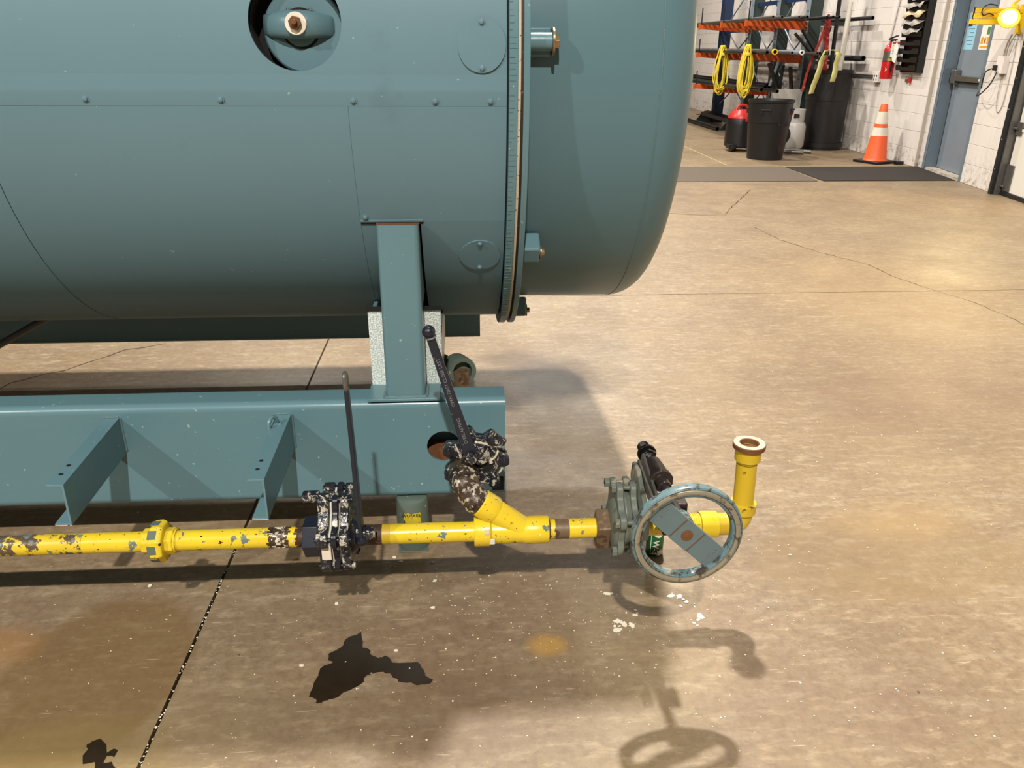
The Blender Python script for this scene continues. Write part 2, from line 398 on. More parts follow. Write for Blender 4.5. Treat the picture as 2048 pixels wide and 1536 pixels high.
def struct(name, bm, mat, parent=None, **k):
    o = obj(name, bm, mat, parent, **k)
    if parent is None: o['kind'] = 'structure'
    return o
def jit(a): return random.uniform(-a, a)

# ================================================================== THE SETTING
# floor: sub-base and poured slabs with real joints
XJ, YJ, WR = -0.672, 4.43, 5.62
b = BM(); box(b, (-9, -6, -.25), (5.85, 24, -.02)); floor = struct('floor', b, 'jointfill', smooth=0)
cuts_x = [-9, XJ, 5.85]; cuts_y = [-6, YJ, 24]
for i in range(2):
    for j in range(2):
        b = BM(); gx, gy = .0042, .0035
        box(b, (cuts_x[i] + (gx if i else 0), cuts_y[j] + (gy if j else 0), -.12), (cuts_x[i + 1] - (0 if i else gx), cuts_y[j + 1] - (0 if j else gy), 0))
        obj('slab', b, 'concrete', floor, smooth=0)
# cracks: dark, uneven grooves on the slab
def crack(pts, w):
    b = BM(); P = []
    for a, c_ in zip(pts[:-1], pts[1:]):
        k = max(2, int((Vector(c_) - Vector(a)).length / .035))
        for s in range(k):
            u = s / k; P.append(Vector((a[0] + (c_[0] - a[0]) * u + jit(.007), a[1] + (c_[1] - a[1]) * u + jit(.007), 0)))
    P.append(Vector((*pts[-1], 0)))
    A = []; B = []
    for i, p in enumerate(P):
        d = (P[min(i + 1, len(P) - 1)] - P[max(i - 1, 0)]).normalized(); nrm = Vector((-d.y, d.x, 0)); ww = w * random.uniform(.35, 1.2)
        A.append(b.verts.new(p + nrm * ww + Vector((0, 0, .0006)))); B.append(b.verts.new(p - nrm * ww + Vector((0, 0, .0006))))
    for i in range(len(P) - 1): b.faces.new((A[i], A[i + 1], B[i + 1], B[i]))
    obj('crack', b, 'crack', floor, smooth=0)
crack([(1.753, 6.921), (2.033, 6.798), (2.297, 6.789), (2.461, 7.134), (2.672, 7.512), (2.966, 8.079)], .006)
crack([(2.38, 6.267), (2.415, 5.813), (2.553, 5.41), (2.67, 5.189), (2.744, 5.05), (2.751, 4.796), (2.801, 4.583), (2.854, 4.396), (2.908, 4.281), (2.943, 4.143), (2.97, 3.959), (2.967, 3.749)], .004)
crack([(-2.1, 3.0), (-1.963, 3.19), (-1.944, 3.254), (-1.851, 3.346), (-1.782, 3.383), (-1.745, 3.448), (-1.688, 3.527), (-1.616, 3.635), (-1.536, 3.672), (-1.457, 3.717)], .004)
# wet puddles
def flat(name, pts, mat, z0=.0, h=.0012, parent=None, **k):
    b = BM(); prism(b, pts, (0, 0, z0), (1, 0, 0), (0, 1, 0), (0, 0, h)); return obj(name, b, mat, parent, smooth=0, **k)
def ragged(pts, k=4, a=.004):
    out = []
    n = len(pts)
    for i in range(n):
        p, q = pts[i], pts[(i + 1) % n]
        for s in range(k):
            u = s / k; out.append((p[0] + (q[0] - p[0]) * u + (jit(a) if s else 0), p[1] + (q[1] - p[1]) * u + (jit(a) if s else 0)))
    return out
P1 = [(-0.27, 1.582), (-0.26, 1.525), (-0.24, 1.515), (-0.236, 1.498), (-0.219, 1.487), (-0.205, 1.494), (-0.192, 1.487), (-0.185, 1.47), (-0.126, 1.469), (-0.109, 1.441), (-0.106, 1.425), (-0.087, 1.412), (-0.094, 1.399), (-0.122, 1.395), (-0.137, 1.405), (-0.166, 1.409), (-0.182, 1.429), (-0.203, 1.442), (-0.24, 1.433), (-0.251, 1.406), (-0.275, 1.388), (-0.308, 1.365), (-0.324, 1.361), (-0.331, 1.354), (-0.344, 1.356), (-0.347, 1.368), (-0.362, 1.374), (-0.358, 1.4), (-0.351, 1.439), (-0.351, 1.461), (-0.324, 1.478), (-0.337, 1.487), (-0.339, 1.508), (-0.313, 1.528), (-0.305, 1.556)]
P2 = [(-0.778, 1.281), (-0.76, 1.265), (-0.75, 1.243), (-0.74, 1.253), (-0.73, 1.248), (-0.731, 1.232), (-0.747, 1.236), (-0.747, 1.218), (-0.731, 1.22), (-0.715, 1.202), (-0.758, 1.204), (-0.765, 1.222), (-0.787, 1.218), (-0.796, 1.239), (-0.792, 1.255), (-0.8, 1.268), (-0.793, 1.274)]
o = flat('puddle', ragged(P1, 3, .003), 'wet'); o['label'] = 'dark ragged puddle on the concrete in front of the yellow pipe'; o['category'] = 'puddle'
o = flat('puddle', ragged(P2, 2, .002), 'wet'); o['label'] = 'small dark wet splotch at the bottom edge, left of the floor joint'; o['category'] = 'puddle'
# pale chips and grit, loose on the floor: nobody could count them
b = BM()
def chipat(x, y, s, z=.0005):
    n = random.choice((4, 5, 6)); ph = random.random() * 6
    el = random.uniform(.4, 1)
    a = [(x + s * random.uniform(.6, 1) * math.cos(ph + 2 * math.pi * k / n), y + s * el * random.uniform(.6, 1) * math.sin(ph + 2 * math.pi * k / n)) for k in range(n)]
    prism(b, a, (0, 0, z), (1, 0, 0), (0, 1, 0), (0, 0, s * .25))
for x, y in [(-0.092, 1.776), (-0.094, 1.664), (-0.346, 1.694), (-0.857, 1.797), (-0.178, 1.51), (-0.396, 1.472), (-.19, 1.87), (-.1, 1.86), (-.21, 1.89), (.924, 1.84)]: chipat(x, y, .008)
for k in range(620):
    x = random.uniform(-1.3, 1.1); y = random.uniform(1.15, 2.4)
    if random.random() < .6: x = random.gauss(.15, .35); y = random.gauss(1.62, .16)
    chipat(x, y, random.choice((.0014, .0018, .0022, .003)))
for k in range(260): chipat(random.gauss(1.0, .7), random.gauss(2.2, .6), random.choice((.002, .003)))
for k in range(150): chipat(XJ + random.gauss(0, .004), random.choice((1.3, 1.55, 1.75, 1.9, 1.2)) + jit(.12), random.uniform(.0012, .004), -.002)
o = obj('grit', b, 'chip', smooth=0); o['kind'] = 'stuff'; o['label'] = 'pale paint chips and grit scattered on the concrete and along the joint'; o['category'] = 'grit'
b = BM()
for cx_, cy_, n_ in ((.412, 1.612, 5), (.392, 1.575, 7), (.375, 1.56, 4), (.55, 1.665, 6), (.57, 1.645, 3), (.585, 1.6, 2), (.592, 1.575, 2), (.565, 1.552, 2), (.37, 1.7, 2)):
    for k in range(n_):
        pts = []; r0 = random.choice((.003, .004, .005, .009, .011)); px, py = cx_ + jit(.02), cy_ + jit(.016); ph = random.random() * 3
        for q in range(9):
            a_ = 2 * math.pi * q / 9; rr_ = r0 * random.uniform(.6, 1.1)
            ex, ey = rr_ * 1.25 * math.cos(a_), rr_ * .8 * math.sin(a_)
            pts.append((px + ex * math.cos(ph) - ey * math.sin(ph), py + ex * math.sin(ph) + ey * math.cos(ph)))
        prism(b, pts, (0, 0, .0002), (1, 0, 0), (0, 1, 0), (0, 0, random.uniform(.0006, .0022)))
o = obj('paint_flakes', b, 'chip', smooth=0); o['kind'] = 'stuff'; o['label'] = 'smeared white paint spatter on the floor under the hand wheel'; o['category'] = 'paint'

# right-hand block wall, with single blocks as far as they can be told apart
BH, BW = .2045, .406
def blockmesh(w, h, d, mat='block'):
    b = BM(); box(b, (-w / 2, -d / 2, -h / 2), (w / 2, d / 2, h / 2))
    bmesh.ops.bevel(b, geom=b.edges[:], offset=.0022, segments=1, affect='EDGES')
    me = bpy.data.meshes.new('brick'); b.to_mesh(me); b.free(); me.materials.append(M[mat]); return me
def blockwall(parent, org, u, n, length, height, zmax, umax, holes=()):
    """running-bond blocks on a wall plane; org = foot at u=0, n = into the room. Single blocks up to zmax/umax, the rest joined."""
    u, n = Vector(u).normalized(), Vector(n).normalized(); org = Vector(org); cache = {}
    joined = BM(); row = 0; z = 0
    while z < height - .02:
        x = -(BW / 2 if row % 2 else 0); h = min(BH, height - z) - .003
        while x < length:
            a, c_ = max(0, x) + .0012, min(length, x + BW) - .0012
            segs = [(a, c_)]
            for (h0, h1, z0, z1) in holes:
                if z < z1 - .02 and z + h > z0 + .02:
                    ns = []
                    for s0, s1 in segs:
                        if s1 <= h0 or s0 >= h1: ns.append((s0, s1)); continue
                        if s0 < h0: ns.append((s0, h0))
                        if s1 > h1: ns.append((h1, s1))
                    segs = ns
            for a1, c1 in segs:
                if c1 - a1 < .02: continue
                w = round(c1 - a1, 3); proud = random.uniform(.0, .003)
                ctr = org + u * (a1 + w / 2) + n * (-.0078 + proud) + Vector((0, 0, z + .0015 + h / 2))
                if z < zmax and a1 < umax:
                    key = (w, round(h, 3))
                    if key not in cache: cache[key] = blockmesh(w, h, .02)
                    o = bpy.data.objects.new('brick', cache[key]); COL.objects.link(o); o.parent = parent
                    m = Matrix((u, -n, Vector((0, 0, 1)))).transposed().to_4x4()
                    if (u.cross(-n)).z < 0: m = Matrix((-u, -n, Vector((0, 0, 1)))).transposed().to_4x4()
                    m.translation = ctr - wloc(parent); o.matrix_local = m
                else:
                    obox(joined, ctr, (u, -n, Vector((0, 0, 1))), (w, .02, h))
            x += BW
        z += BH; row += 1
    if len(joined.verts):
        o = obj('blocks', joined, 'block', parent, smooth=0); o['kind'] = 'stuff'
    else: joined.free()
b = BM(); box(b, (WR, 9.74, 0), (WR + .2, 24, 6.6)); wr = struct('wall_right', b, 'mortar', smooth=0)
blockwall(wr, (WR, 9.75, 0), (0, 1, 0), (-1, 0, 0), 14.2, 6.6, 1.95, 6.2)
# the corner wall with the steel door, turned 8.5 degrees
CS, CC = math.sin(R(8.5)), math.cos(R(8.5))
UU, NN = Vector((CS, CC, 0)), Vector((-CC, CS, 0)); W0 = Vector((5.376, 7.795, 0))
def W(u, n=0, z=0): return W0 + UU * u + NN * n + Vector((0, 0, z))
WX = (UU, NN, Vector((0, 0, 1)))
def wbox(bm, u0, u1, n0, n1, z0, z1): obox(bm, W((u0 + u1) / 2, (n0 + n1) / 2, (z0 + z1) / 2), WX, (u1 - u0, n1 - n0, z1 - z0))
b = BM()
wbox(b, .0, .75, -.2, 0, 0, 6.6); wbox(b, 1.80, 2.0, -.2, 0, 0, 6.6); wbox(b, .75, 1.80, -.2, 0, 2.2, 6.6)
wbox(b, -3.3, 0, -.2, 0, 3.2, 6.6); wbox(b, -8, -3.3, -.2, 0, 0, 6.6); wc = struct('wall_corner', b, 'mortar', smooth=0)
blockwall(wc, W(0), UU, NN, 1.98, 2.0, 2.2, 9, holes=[(.75, 1.80, 0, 2.2)])
# unseen outer walls and ceiling, coloured dark to cut bounced light
M['wallfar'] = plain('dark_far_wall', srgb(62, 58, 54), .8)
for nm, lo, hi in (('wall_left', (-9.2, -6, 0), (-9, 24, 6.6)), ('wall_back', (-9.2, 24, 0), (5.9, 24.2, 6.6)), ('wall_front', (-9.2, -6.2, 0), (5.9, -6, 6.6))):
    b = BM(); box(b, lo, hi); struct(nm, b, 'wallfar', smooth=0)
b = BM(); box(b, (4.3, -6, 0), (4.5, .2, 6.6)); struct('wall_side', b, 'wallfar', smooth=0)
b = BM(); box(b, (-9.2, -6.2, 6.6), (6, 24.2, 6.7)); struct('ceiling', b, 'ceil', smooth=0)

# steel door in the corner wall
b = BM()
prof = [(1.80, .012), (1.80, -.16), (1.70, -.16), (1.70, -.125), (1.735, -.125), (1.735, .012)]
prism(b, prof, W(0, 0, .0), UU, NN, (0, 0, 2.16))
prism(b, [(.75, .012), (.75, -.16), (.80, -.16), (.80, .012)], W(0, 0, 0), UU, NN, (0, 0, 2.16))
wbox(b, .75, 1.80, -.16, .012, 2.12, 2.2)
dfr = struct('door_1', b, 'frameblue', bevel=.003)
b = BM(); wbox(b, 1.745, 1.795, .012, .020, .0, 2.2); obj('frame_edge', b, 'frameblue', dfr, bevel=.002)
for u_, n_s in ((1.738, .021), (1.792, .021), (1.722, -.122)): b = BM(); wbox(b, u_, u_ + .006, n_s - .002, n_s + .002, .0, 2.12); obj('frame_bead', b, 'galv', dfr, smooth=0)
b = BM(); wbox(b, .802, 1.698, -.15, -.105, .035, 2.115); dleaf = obj('door_leaf', b, 'steelblue', dfr, bevel=.002)
b = BM(); wbox(b, 1.685, 1.699, -.108, -.1045, .03, 2.1); obj('door_gap', b, 'dark', dfr, smooth=0)
b = BM(); wbox(b, .76, 1.80, -.16, .0, .0, .03); obj('threshold', b, 'mortar', dfr, bevel=.003)
b = BM(); wbox(b, .76, 1.80, -.02, .004, .0, .012); obj('threshold_edge', b, 'mortar', dfr, smooth=0)
# panic bar on the door
ZB = 1.04
b = BM(); wbox(b, 1.54, 1.66, -.105, -.035, ZB - .06, ZB + .09); pb = obj('panic_bar', b, 'alu', dfr, bevel=.012, label='brushed metal push bar across the door')
b = BM(); wbox(b, .83, 1.56, -.075, -.04, ZB - .03, ZB + .028); obj('push_pad', b, 'alu', pb, bevel=.006)
b = BM(); wbox(b, .83, 1.62, -.104, -.075, ZB - .045, ZB - .01); obj('bar_rail', b, 'darksteel', pb, bevel=.003)
b = BM(); wbox(b, .86, .94, -.042, -.037, ZB - .012, ZB + .012); obj('end_plate', b, 'white', pb, smooth=0)
b = BM(); wbox(b, 1.69, 1.735, -.1, -.06, ZB - .05, ZB + .05); obj('strike', b, 'darksteel', dfr, bevel=.004)
# overhead door right of the pier
b = BM()
wbox(b, -.035, -.0, -.06, .05, 0, 3.2); wbox(b, -.05, -.035, .0, .05, 0, 3.2)
od = struct('door_2', b, 'darksteel', smooth=0)
b = BM(); wbox(b, -.075, -.05, -.08, .02, 0, 3.2); tr = obj('track', b, 'greypipe', od, bevel=.002)
b = BM()
for k in range(11): cyl(b, W(-.036, .052, .25 + k * .28), W(-.036, .058, .25 + k * .28), .006, n=8)
obj('bolts', b, 'galv', od, kind='stuff')
z = .04
for k in range(5):
    b = BM(); wbox(b, -3.3, -.10, -.09, -.045, z, z + .6); pn = obj('door_panel', b, 'doorwhite', od, bevel=.006)
    b = BM(); wbox(b, -3.3, -.10, -.045, -.036, z + .575, z + .6); obj('panel_lip', b, 'doorwhite', pn, bevel=.003)
    if k < 3:
        b = BM(); wbox(b, -.2, -.10, -.045, -.03, z + .54, z + .66); cyl(b, W(-.14, -.02, z + .6), W(-.05, -.02, z + .6), .012, n=10)
        cyl(b, W(-.075, -.02, z + .6), W(-.055, -.02, z + .6), .024, n=14); obj('hinge_roller', b, 'greypipe', od, bevel=.002)
    z += .61
b = BM(); wbox(b, -3.3, -.06, -.1, -.03, 0, .045); obj('bottom_seal', b, 'rubber', od, bevel=.006)
b = BM(); wbox(b, -.22, -.09, -.045, -.032, .05, .30); cyl(b, W(-.14, -.02, .09), W(-.05, -.02, .09), .012, n=10); obj('bottom_bracket', b, 'greypipe', od, bevel=.003)
# conduits and outlet boxes (fixed to the walls)
b = BM(); tube(b, [(WR - .02, 10.72, 2.4), (WR - .02, 10.84, 1.6), (WR - .02, 10.93, 1.12), (WR - .02, 10.98, 1.02)], .012, 8)
cd = obj('conduit', b, 'block'); cd['label'] = 'white painted conduit running down the block wall to an outlet'; cd['category'] = 'conduit'
b = BM(); tube(b, [(WR - .02, 11.03, .985), (WR - .02, 14.5, 1.0)], .011, 8); tube(b, [(WR - .02, 11.03, 1.01), (WR - .02, 14.5, 1.025)], .008, 8)
cd = obj('conduit', b, 'greypipe'); cd['label'] = 'thin grey conduit running level along the wall behind the tall bin'; cd['category'] = 'conduit'
t0 = thing('outlet_box', 'pale outlet box low on the wall under the vertical conduit', 'outlet', (WR, 11.0, .94))
b = BM(); box(b, (WR - .055, 10.93, .93), (WR - .002, 11.07, 1.06)); ob_ = obj('box', b, 'block', t0, bevel=.004)
for zz in (.965, 1.01):
    for yy in (10.97, 11.03): b = BM(); box(b, (WR - .058, yy - .01, zz - .012), (WR - .054, yy + .01, zz + .012)); obj('socket', b, 'dark', t0, smooth=0)
t0 = thing('outlet_box', 'pale outlet box on the pier between the blue door and the overhead door', 'outlet', W(.36, 0, 1.12))
b = BM(); wbox(b, .28, .42, .0, .06, 1.12, 1.28); obj('box', b, 'block', t0, bevel=.005)
b = BM(); wbox(b, .37, .425, .06, .085, 1.15, 1.2); obj('plug', b, 'cordblack', t0, bevel=.006)
b = BM(); wbox(b, .425, .435, .01, .05, 1.14, 1.24); obj('cover', b, 'galv', t0, bevel=.003)

# ================================================================== THE BOILER
YC_, ZC_, RC = 2.705, 1.30, .80
def cp(x, th, r=RC):   # th: degrees below the horizontal on the side facing the camera
    a = R(th); return Vector((x, YC_ - r * math.cos(a), ZC_ - r * math.sin(a)))
def patch(bm, x0, x1, t0_, t1_, ro, ri, nx=1, nt=None, hole=None):
    """curved sheet between radii ri and ro"""
    nt = nt or max(2, int(abs(t1_ - t0_) / 3)); vo = []; vi = []
    for i in range(nx + 1):
        x = x0 + (x1 - x0) * i / nx
        vo.append([bm.verts.new(cp(x, t0_ + (t1_ - t0_) * j / nt, ro)) for j in range(nt + 1)])
        vi.append([bm.verts.new(cp(x, t0_ + (t1_ - t0_) * j / nt, ri)) for j in range(nt + 1)])
    for i in range(nx):
        for j in range(nt):
            bm.faces.new((vo[i][j], vo[i + 1][j], vo[i + 1][j + 1], vo[i][j + 1]))
            bm.faces.new((vi[i][j], vi[i][j + 1], vi[i + 1][j + 1], vi[i + 1][j]))
    for j in range(nt):
        bm.faces.new((vo[0][j], vo[0][j + 1], vi[0][j + 1], vi[0][j])); bm.faces.new((vo[nx][j + 1], vo[nx][j], vi[nx][j], vi[nx][j + 1]))
    for i in range(nx):
        bm.faces.new((vo[i + 1][0], vo[i][0], vi[i][0], vi[i + 1][0])); bm.faces.new((vo[i][nt], vo[i + 1][nt], vi[i + 1][nt], vi[i][nt]))
XL = -6.4; XE = .108  # drum's unseen left end drawn out long to block a rear lamp
boiler = thing('boiler', 'large teal horizontal boiler drum on a welded steel skid', 'boiler', (-3.1, YC_, 0))
# inner shell (dark steel under the jacket)
b = BM(); cyl(b, (XL + .05, YC_, ZC_), (XE - .004, YC_, ZC_), RC - .09, n=128); obj('inner_shell', b, 'darksteel', boiler)
# jacket sheets. upper sheet has the round handhole cut out: built as a fan around the opening
HX, HZ, HR = -.3535, 1.388, .1
HT = math.degrees(math.asin((ZC_ - HZ) / RC)) ; HA = math.degrees(HR * 1.0 / RC)
def upper_sheet():
    b = BM(); xa, xb, ta, tb = HX - .2, HX + .2, HT - 14, 3.9
    N = 64; ring = []; outer = []
    for k in range(N):
        a = 2 * math.pi * k / N; ring.append((HX + HR * math.cos(a), HT + math.degrees(HR * math.sin(a) / RC)))
        dx, dt = math.cos(a), math.sin(a)
        # project on the rectangle
        sx = ((xb - HX) if dx > 0 else (HX - xa)) / max(1e-6, abs(dx)); st = ((R(tb - HT) * RC) if dt > 0 else (R(HT - ta) * RC)) / max(1e-6, abs(dt))
        s = min(sx, st); outer.append((HX + dx * s, HT + math.degrees(dt * s / RC)))
    # two intermediate rings keep the curvature
    levels = [ring]
    for q in (1, 2, 3, 4): levels.append([(r_[0] + (o_[0] - r_[0]) * q / 4, r_[1] + (o_[1] - r_[1]) * q / 4) for r_, o_ in zip(ring, outer)])
    V = [[b.verts.new(cp(x, th, RC)) for x, th in lv] for lv in levels]
    VI = [[b.verts.new(cp(x, th, RC - .006)) for x, th in lv] for lv in levels[:1]]
    for a_, c_ in zip(V[:-1], V[1:]):
        for k in range(N): b.faces.new((a_[k], a_[(k + 1) % N], c_[(k + 1) % N], c_[k]))
    for k in range(N): b.faces.new((VI[0][k], VI[0][(k + 1) % N], V[0][(k + 1) % N], V[0][k]))
    def quad(x0, x1, t0_, t1_):
        nt = max(1, int(abs(t1_ - t0_) / 2)); nx = max(1, int((x1 - x0) / .5))
        g = [[b.verts.new(cp(x0 + (x1 - x0) * i / nx, t0_ + (t1_ - t0_) * j / nt, RC)) for j in range(nt + 1)] for i in range(nx + 1)]
        for i in range(nx):
            for j in range(nt): b.faces.new((g[i][j], g[i + 1][j], g[i + 1][j + 1], g[i][j + 1]))
    quad(XL, xa, ta, tb); quad(xb, XE, ta, tb); quad(XL, XE, -180, ta)
    return b
# NB the fan leaves its corners open, so fill the rectangle's four corners
def corners(b):
    xa, xb, ta, tb = HX - .2, HX + .2, HT - 14, 3.9
    N = 64; pts = []
    for k in range(N):
        a = 2 * math.pi * k / N; dx, dt = math.cos(a), math.sin(a)
        sx = ((xb - HX) if dx > 0 else (HX - xa)) / max(1e-6, abs(dx)); st = ((R(tb - HT) * RC) if dt > 0 else (R(HT - ta) * RC)) / max(1e-6, abs(dt))
        s = min(sx, st); pts.append((HX + dx * s, HT + math.degrees(dt * s / RC), sx < st))
    for k in range(N):
        p, q = pts[k], pts[(k + 1) % N]
        if p[2] != q[2]:
            cxn = xb if (p[0] + q[0]) / 2 > HX else xa; ctn = tb if (p[1] + q[1]) / 2 > HT else ta
            b.faces.new([b.verts.new(cp(p[0], p[1], RC)), b.verts.new(cp(cxn, ctn, RC)), b.verts.new(cp(q[0], q[1], RC))])
b = upper_sheet(); corners(b); bmesh.ops.remove_doubles(b, verts=b.verts[:], dist=.0004); up_s = obj('jacket_sheet', b, 'teal', boiler, smooth=25)
b = BM(); SP = [(1.2, RC + .0002), (2.4, RC + .001), (3.5, RC + .0026), (4.0, RC + .0030), (6.1, RC + .0004), (6.1, RC - .003)]
G_ = [[b.verts.new(cp(x_, th_, r__)) for th_, r__ in SP] for x_ in (XL, -2, -1, 0, XE)]
for a_, c_ in zip(G_[:-1], G_[1:]):
    for k_ in range(5): b.faces.new((a_[k_], c_[k_], c_[k_ + 1], a_[k_ + 1]))
strip = obj('lap_strip', b, 'teal', boiler, smooth=25)
b = BM(); patch(b, -.2515, XE, 6.15, 26.9, RC + .0022, RC - .003); obj('jacket_sheet', b, 'teal', boiler, smooth=25)
b = BM(); patch(b, -.2515, -.2150, 26.9, 176, RC + .0005, RC - .003); patch(b, -.1025, XE, 26.9, 176, RC + .0022, RC - .003); patch(b, -.2151, -.1024, 66, 176, RC + .001, RC - .003)
obj('jacket_sheet', b, 'teal', boiler, smooth=25)
b = BM(); patch(b, -1.0735, -.2523, 6.15, 176, RC, RC - .004); obj('jacket_sheet', b, 'teal', boiler, smooth=25)
b = BM(); patch(b, XL, -1.075, 6.15, 176, RC + .001, RC - .004); obj('jacket_sheet', b, 'teal', boiler, smooth=25)
# folded edge above the post cut-out
b = BM(); patch(b, -.252, -.098, 26.55, 26.95, RC + .004, RC); obj('notch_edge', b, 'teal', boiler)
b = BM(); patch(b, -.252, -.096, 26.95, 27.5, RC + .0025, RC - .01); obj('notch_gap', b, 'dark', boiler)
b = BM(); patch(b, XL, XE, HT - 17, HT - 12.5, RC - .0012, RC - .004, nx=2); obj('jacket_seam_backing', b, 'teal', boiler, smooth=25)
# screws
b = BM(); lathe(b, (0, 0, 0), (0, 0, 1), [(0, .0085), (.001, .0085), (.0012, .0058), (.0045, .0052), (.0055, .003)], 12)
scr0 = obj('screw', b, 'teal', boiler, origin=(0, 0, 0))
def put(o0, name, parent, p, zdir, first=[True]):
    return inst(o0, name, parent, aim(p, zdir))
def crad(p): return Vector((0, p[1] - YC_, p[2] - ZC_))
spots = [(-.825, 5.0), (-.532, 5.1), (-.239, 5.2), (-.055, 5.3), (.071, 5.3), (-.239, 26.0), (-1.12, 5.0)]
for x, th in spots: put(scr0, 'screw', boiler, cp(x, th, RC + .0018), crad(cp(x, th)))
# round cover plates beside the flange
def cover(x, th, r=.0575, nm='cover_plate'):
    b = BM(); N = 48; V = [b.verts.new(cp(x, th, RC + .0045))]; O = []; I = []
    for k in range(N):
        a = 2 * math.pi * k / N; dx = r * math.cos(a) * .93; dt = math.degrees(r * math.sin(a) / RC)
        O.append(b.verts.new(cp(x + dx, th + dt, RC + .0045))); I.append(b.verts.new(cp(x + dx, th + dt, RC)))
    for k in range(N): b.faces.new((V[0], O[k], O[(k + 1) % N])); b.faces.new((O[k], I[k], I[(k + 1) % N], O[(k + 1) % N]))
    c0 = obj(nm, b, 'teal', boiler, smooth=25)
    for s in (-1, 1): put(scr0, 'screw', c0, cp(x, th + s * math.degrees(.047 / RC), RC + .0045), crad(cp(x, th)))
cover(.052, -3.1); cover(.046, 35.6)
scr0.matrix_local = aim(Vector((-1.4, 0, 0)) + cp(0, 5.0, RC + .0035) - wloc(boiler), crad(cp(0, 5)))
# handhole fitting inside the opening
hc = cp(HX, HT, RC - .05); hn = crad(hc).normalized(); hx, hy = Vector((1, 0, 0)), hn.cross(Vector((1, 0, 0)))
b = BM(); lathe(b, cp(HX, HT, RC - .085), hn, [(0, .14), (.004, .14), (.004, 0.0)], 48, x=(1, 0, 0)); hh = obj('handhole', b, 'dark', boiler)
b = BM(); annulus(b, cp(HX, HT, RC - .075), cp(HX, HT, RC - .02), .100, .112, 64); obj('opening_lining', b, 'dark', hh)
b = BM(); lathe(b, cp(HX + .012, HT + .9, RC - .06), hn, [(-.01, .09), (.012, .09), (.016, .086), (.016, .0)], 48, x=(1, 0, 0)); obj('neck_ring', b, 'tealsoft', hh, bevel=.001)
b = BM(); annulus(b, cp(HX + .004, HT + .6, RC - .05), cp(HX + .004, HT + .6, RC - .0425), .037, .043, 40); obj('gasket_groove', b, 'dark', hh)
b = BM(); lathe(b, cp(HX + .004, HT + .6, RC - .053), hn, [(0, .038), (.013, .038), (.017, .034), (.017, 0)], 40, x=(1, 0, 0)); obj('hand_plate', b, 'tealsoft', hh)
# yoke: a fat bar with flared pads
b = BM(); Y0 = cp(HX + .001, HT + .2, RC - .022)
pts = []; rr = []
for s in range(-8, 9):
    u = s / 8; pts.append(Y0 + hx * (.078 * u) - hn * (.034 * abs(u) ** 2.4)); rr.append(.024 + .004 * math.cos(u * 3.1) + .003 * abs(u))
rs = []
for p, r_0 in zip(pts, rr):
    rs.append([p + hy * (r_0 * 1.05 * math.cos(a)) + hn * (r_0 * .62 * math.sin(a)) for a in [2 * math.pi * k / 16 for k in range(16)]])
rings(b, rs); yk = obj('yoke', b, 'tealsoft', hh, smooth=60)
b = BM(); cyl(b, Y0 + hn * .012, Y0 + hn * .019, .0235, n=36); obj('washer', b, 'white', hh, bevel=.001)
b = BM(); hexn(b, Y0 + hn * .019, Y0 + hn * .031, .0145, ph=.3); cyl(b, Y0 + hn * .031, Y0 + hn * .042, .0065, n=16); obj('nut', b, 'bolt', hh, bevel=.0015)
text('number', '10 2 — 42', hh, cp(HX + .004, HT - 2.1, RC - .0375), (1, 0, 0), hn, .014, 'ink')
# end flange rings, gasket, rear door
def ring_part(nm, x0, x1, ro, mat, ri=.70, parent=boiler, **k):
    b = BM(); annulus(b, (x0, YC_, ZC_), (x1, YC_, ZC_), ri, ro, 160); return obj(nm, b, mat, parent, **k)
ring_part('edge_gap', XE - .002, XE + .004, RC - .006, 'dark')
fl = ring_part('flange_ring', XE + .004, .132, .829, 'teal2', bevel=.0015)
ring_part('gasket', .132, .1385, .822, 'gasket')
ring_part('dark_seam', .1385, .1445, .812, 'rustdark')
ring_part('flange_ring', .1445, .159, .829, 'teal2', bevel=.0015)
# burr marks along the flame-cut flange edge
b = BM()
for k in range(110):
    th = -42 + k * .92 + jit(.2); w = random.uniform(.006, .019)
    p = cp(.1125 + w / 2, th, .8295); obox(b, p, (Vector((1, 0, 0)), crad(p).normalized(), Vector((1, 0, 0)).cross(crad(p).normalized())), (w, .0008, .0012))
obj('cut_marks', b, 'teal2', boiler, smooth=0, kind='stuff')
b = BM(); XCY, RK, RD = .475, .10, .742
prof = [(0, RD - .03), (0, RD), (XCY - .155, RD)]
for k in range(1, 9):
    a = R(90 * k / 8); prof.append((XCY - .155 + RK * math.sin(a), RD - RK + RK * math.cos(a)))
prof += [(XCY - .155 + RK + .02, (RD - RK) * .7), (XCY - .155 + RK + .035, (RD - RK) * .35), (XCY - .155 + RK + .04, 0)]
lathe(b, (.155, YC_, ZC_), (1, 0, 0), prof, 160); door = obj('rear_door', b, 'tealsoft', boiler, smooth=30)
b = BM(); annulus(b, (XCY - .001, YC_, ZC_), (XCY + .0015, YC_, ZC_), RD - .01, RD + .0012, 160); obj('weld_seam', b, 'weld', boiler, kind='stuff')
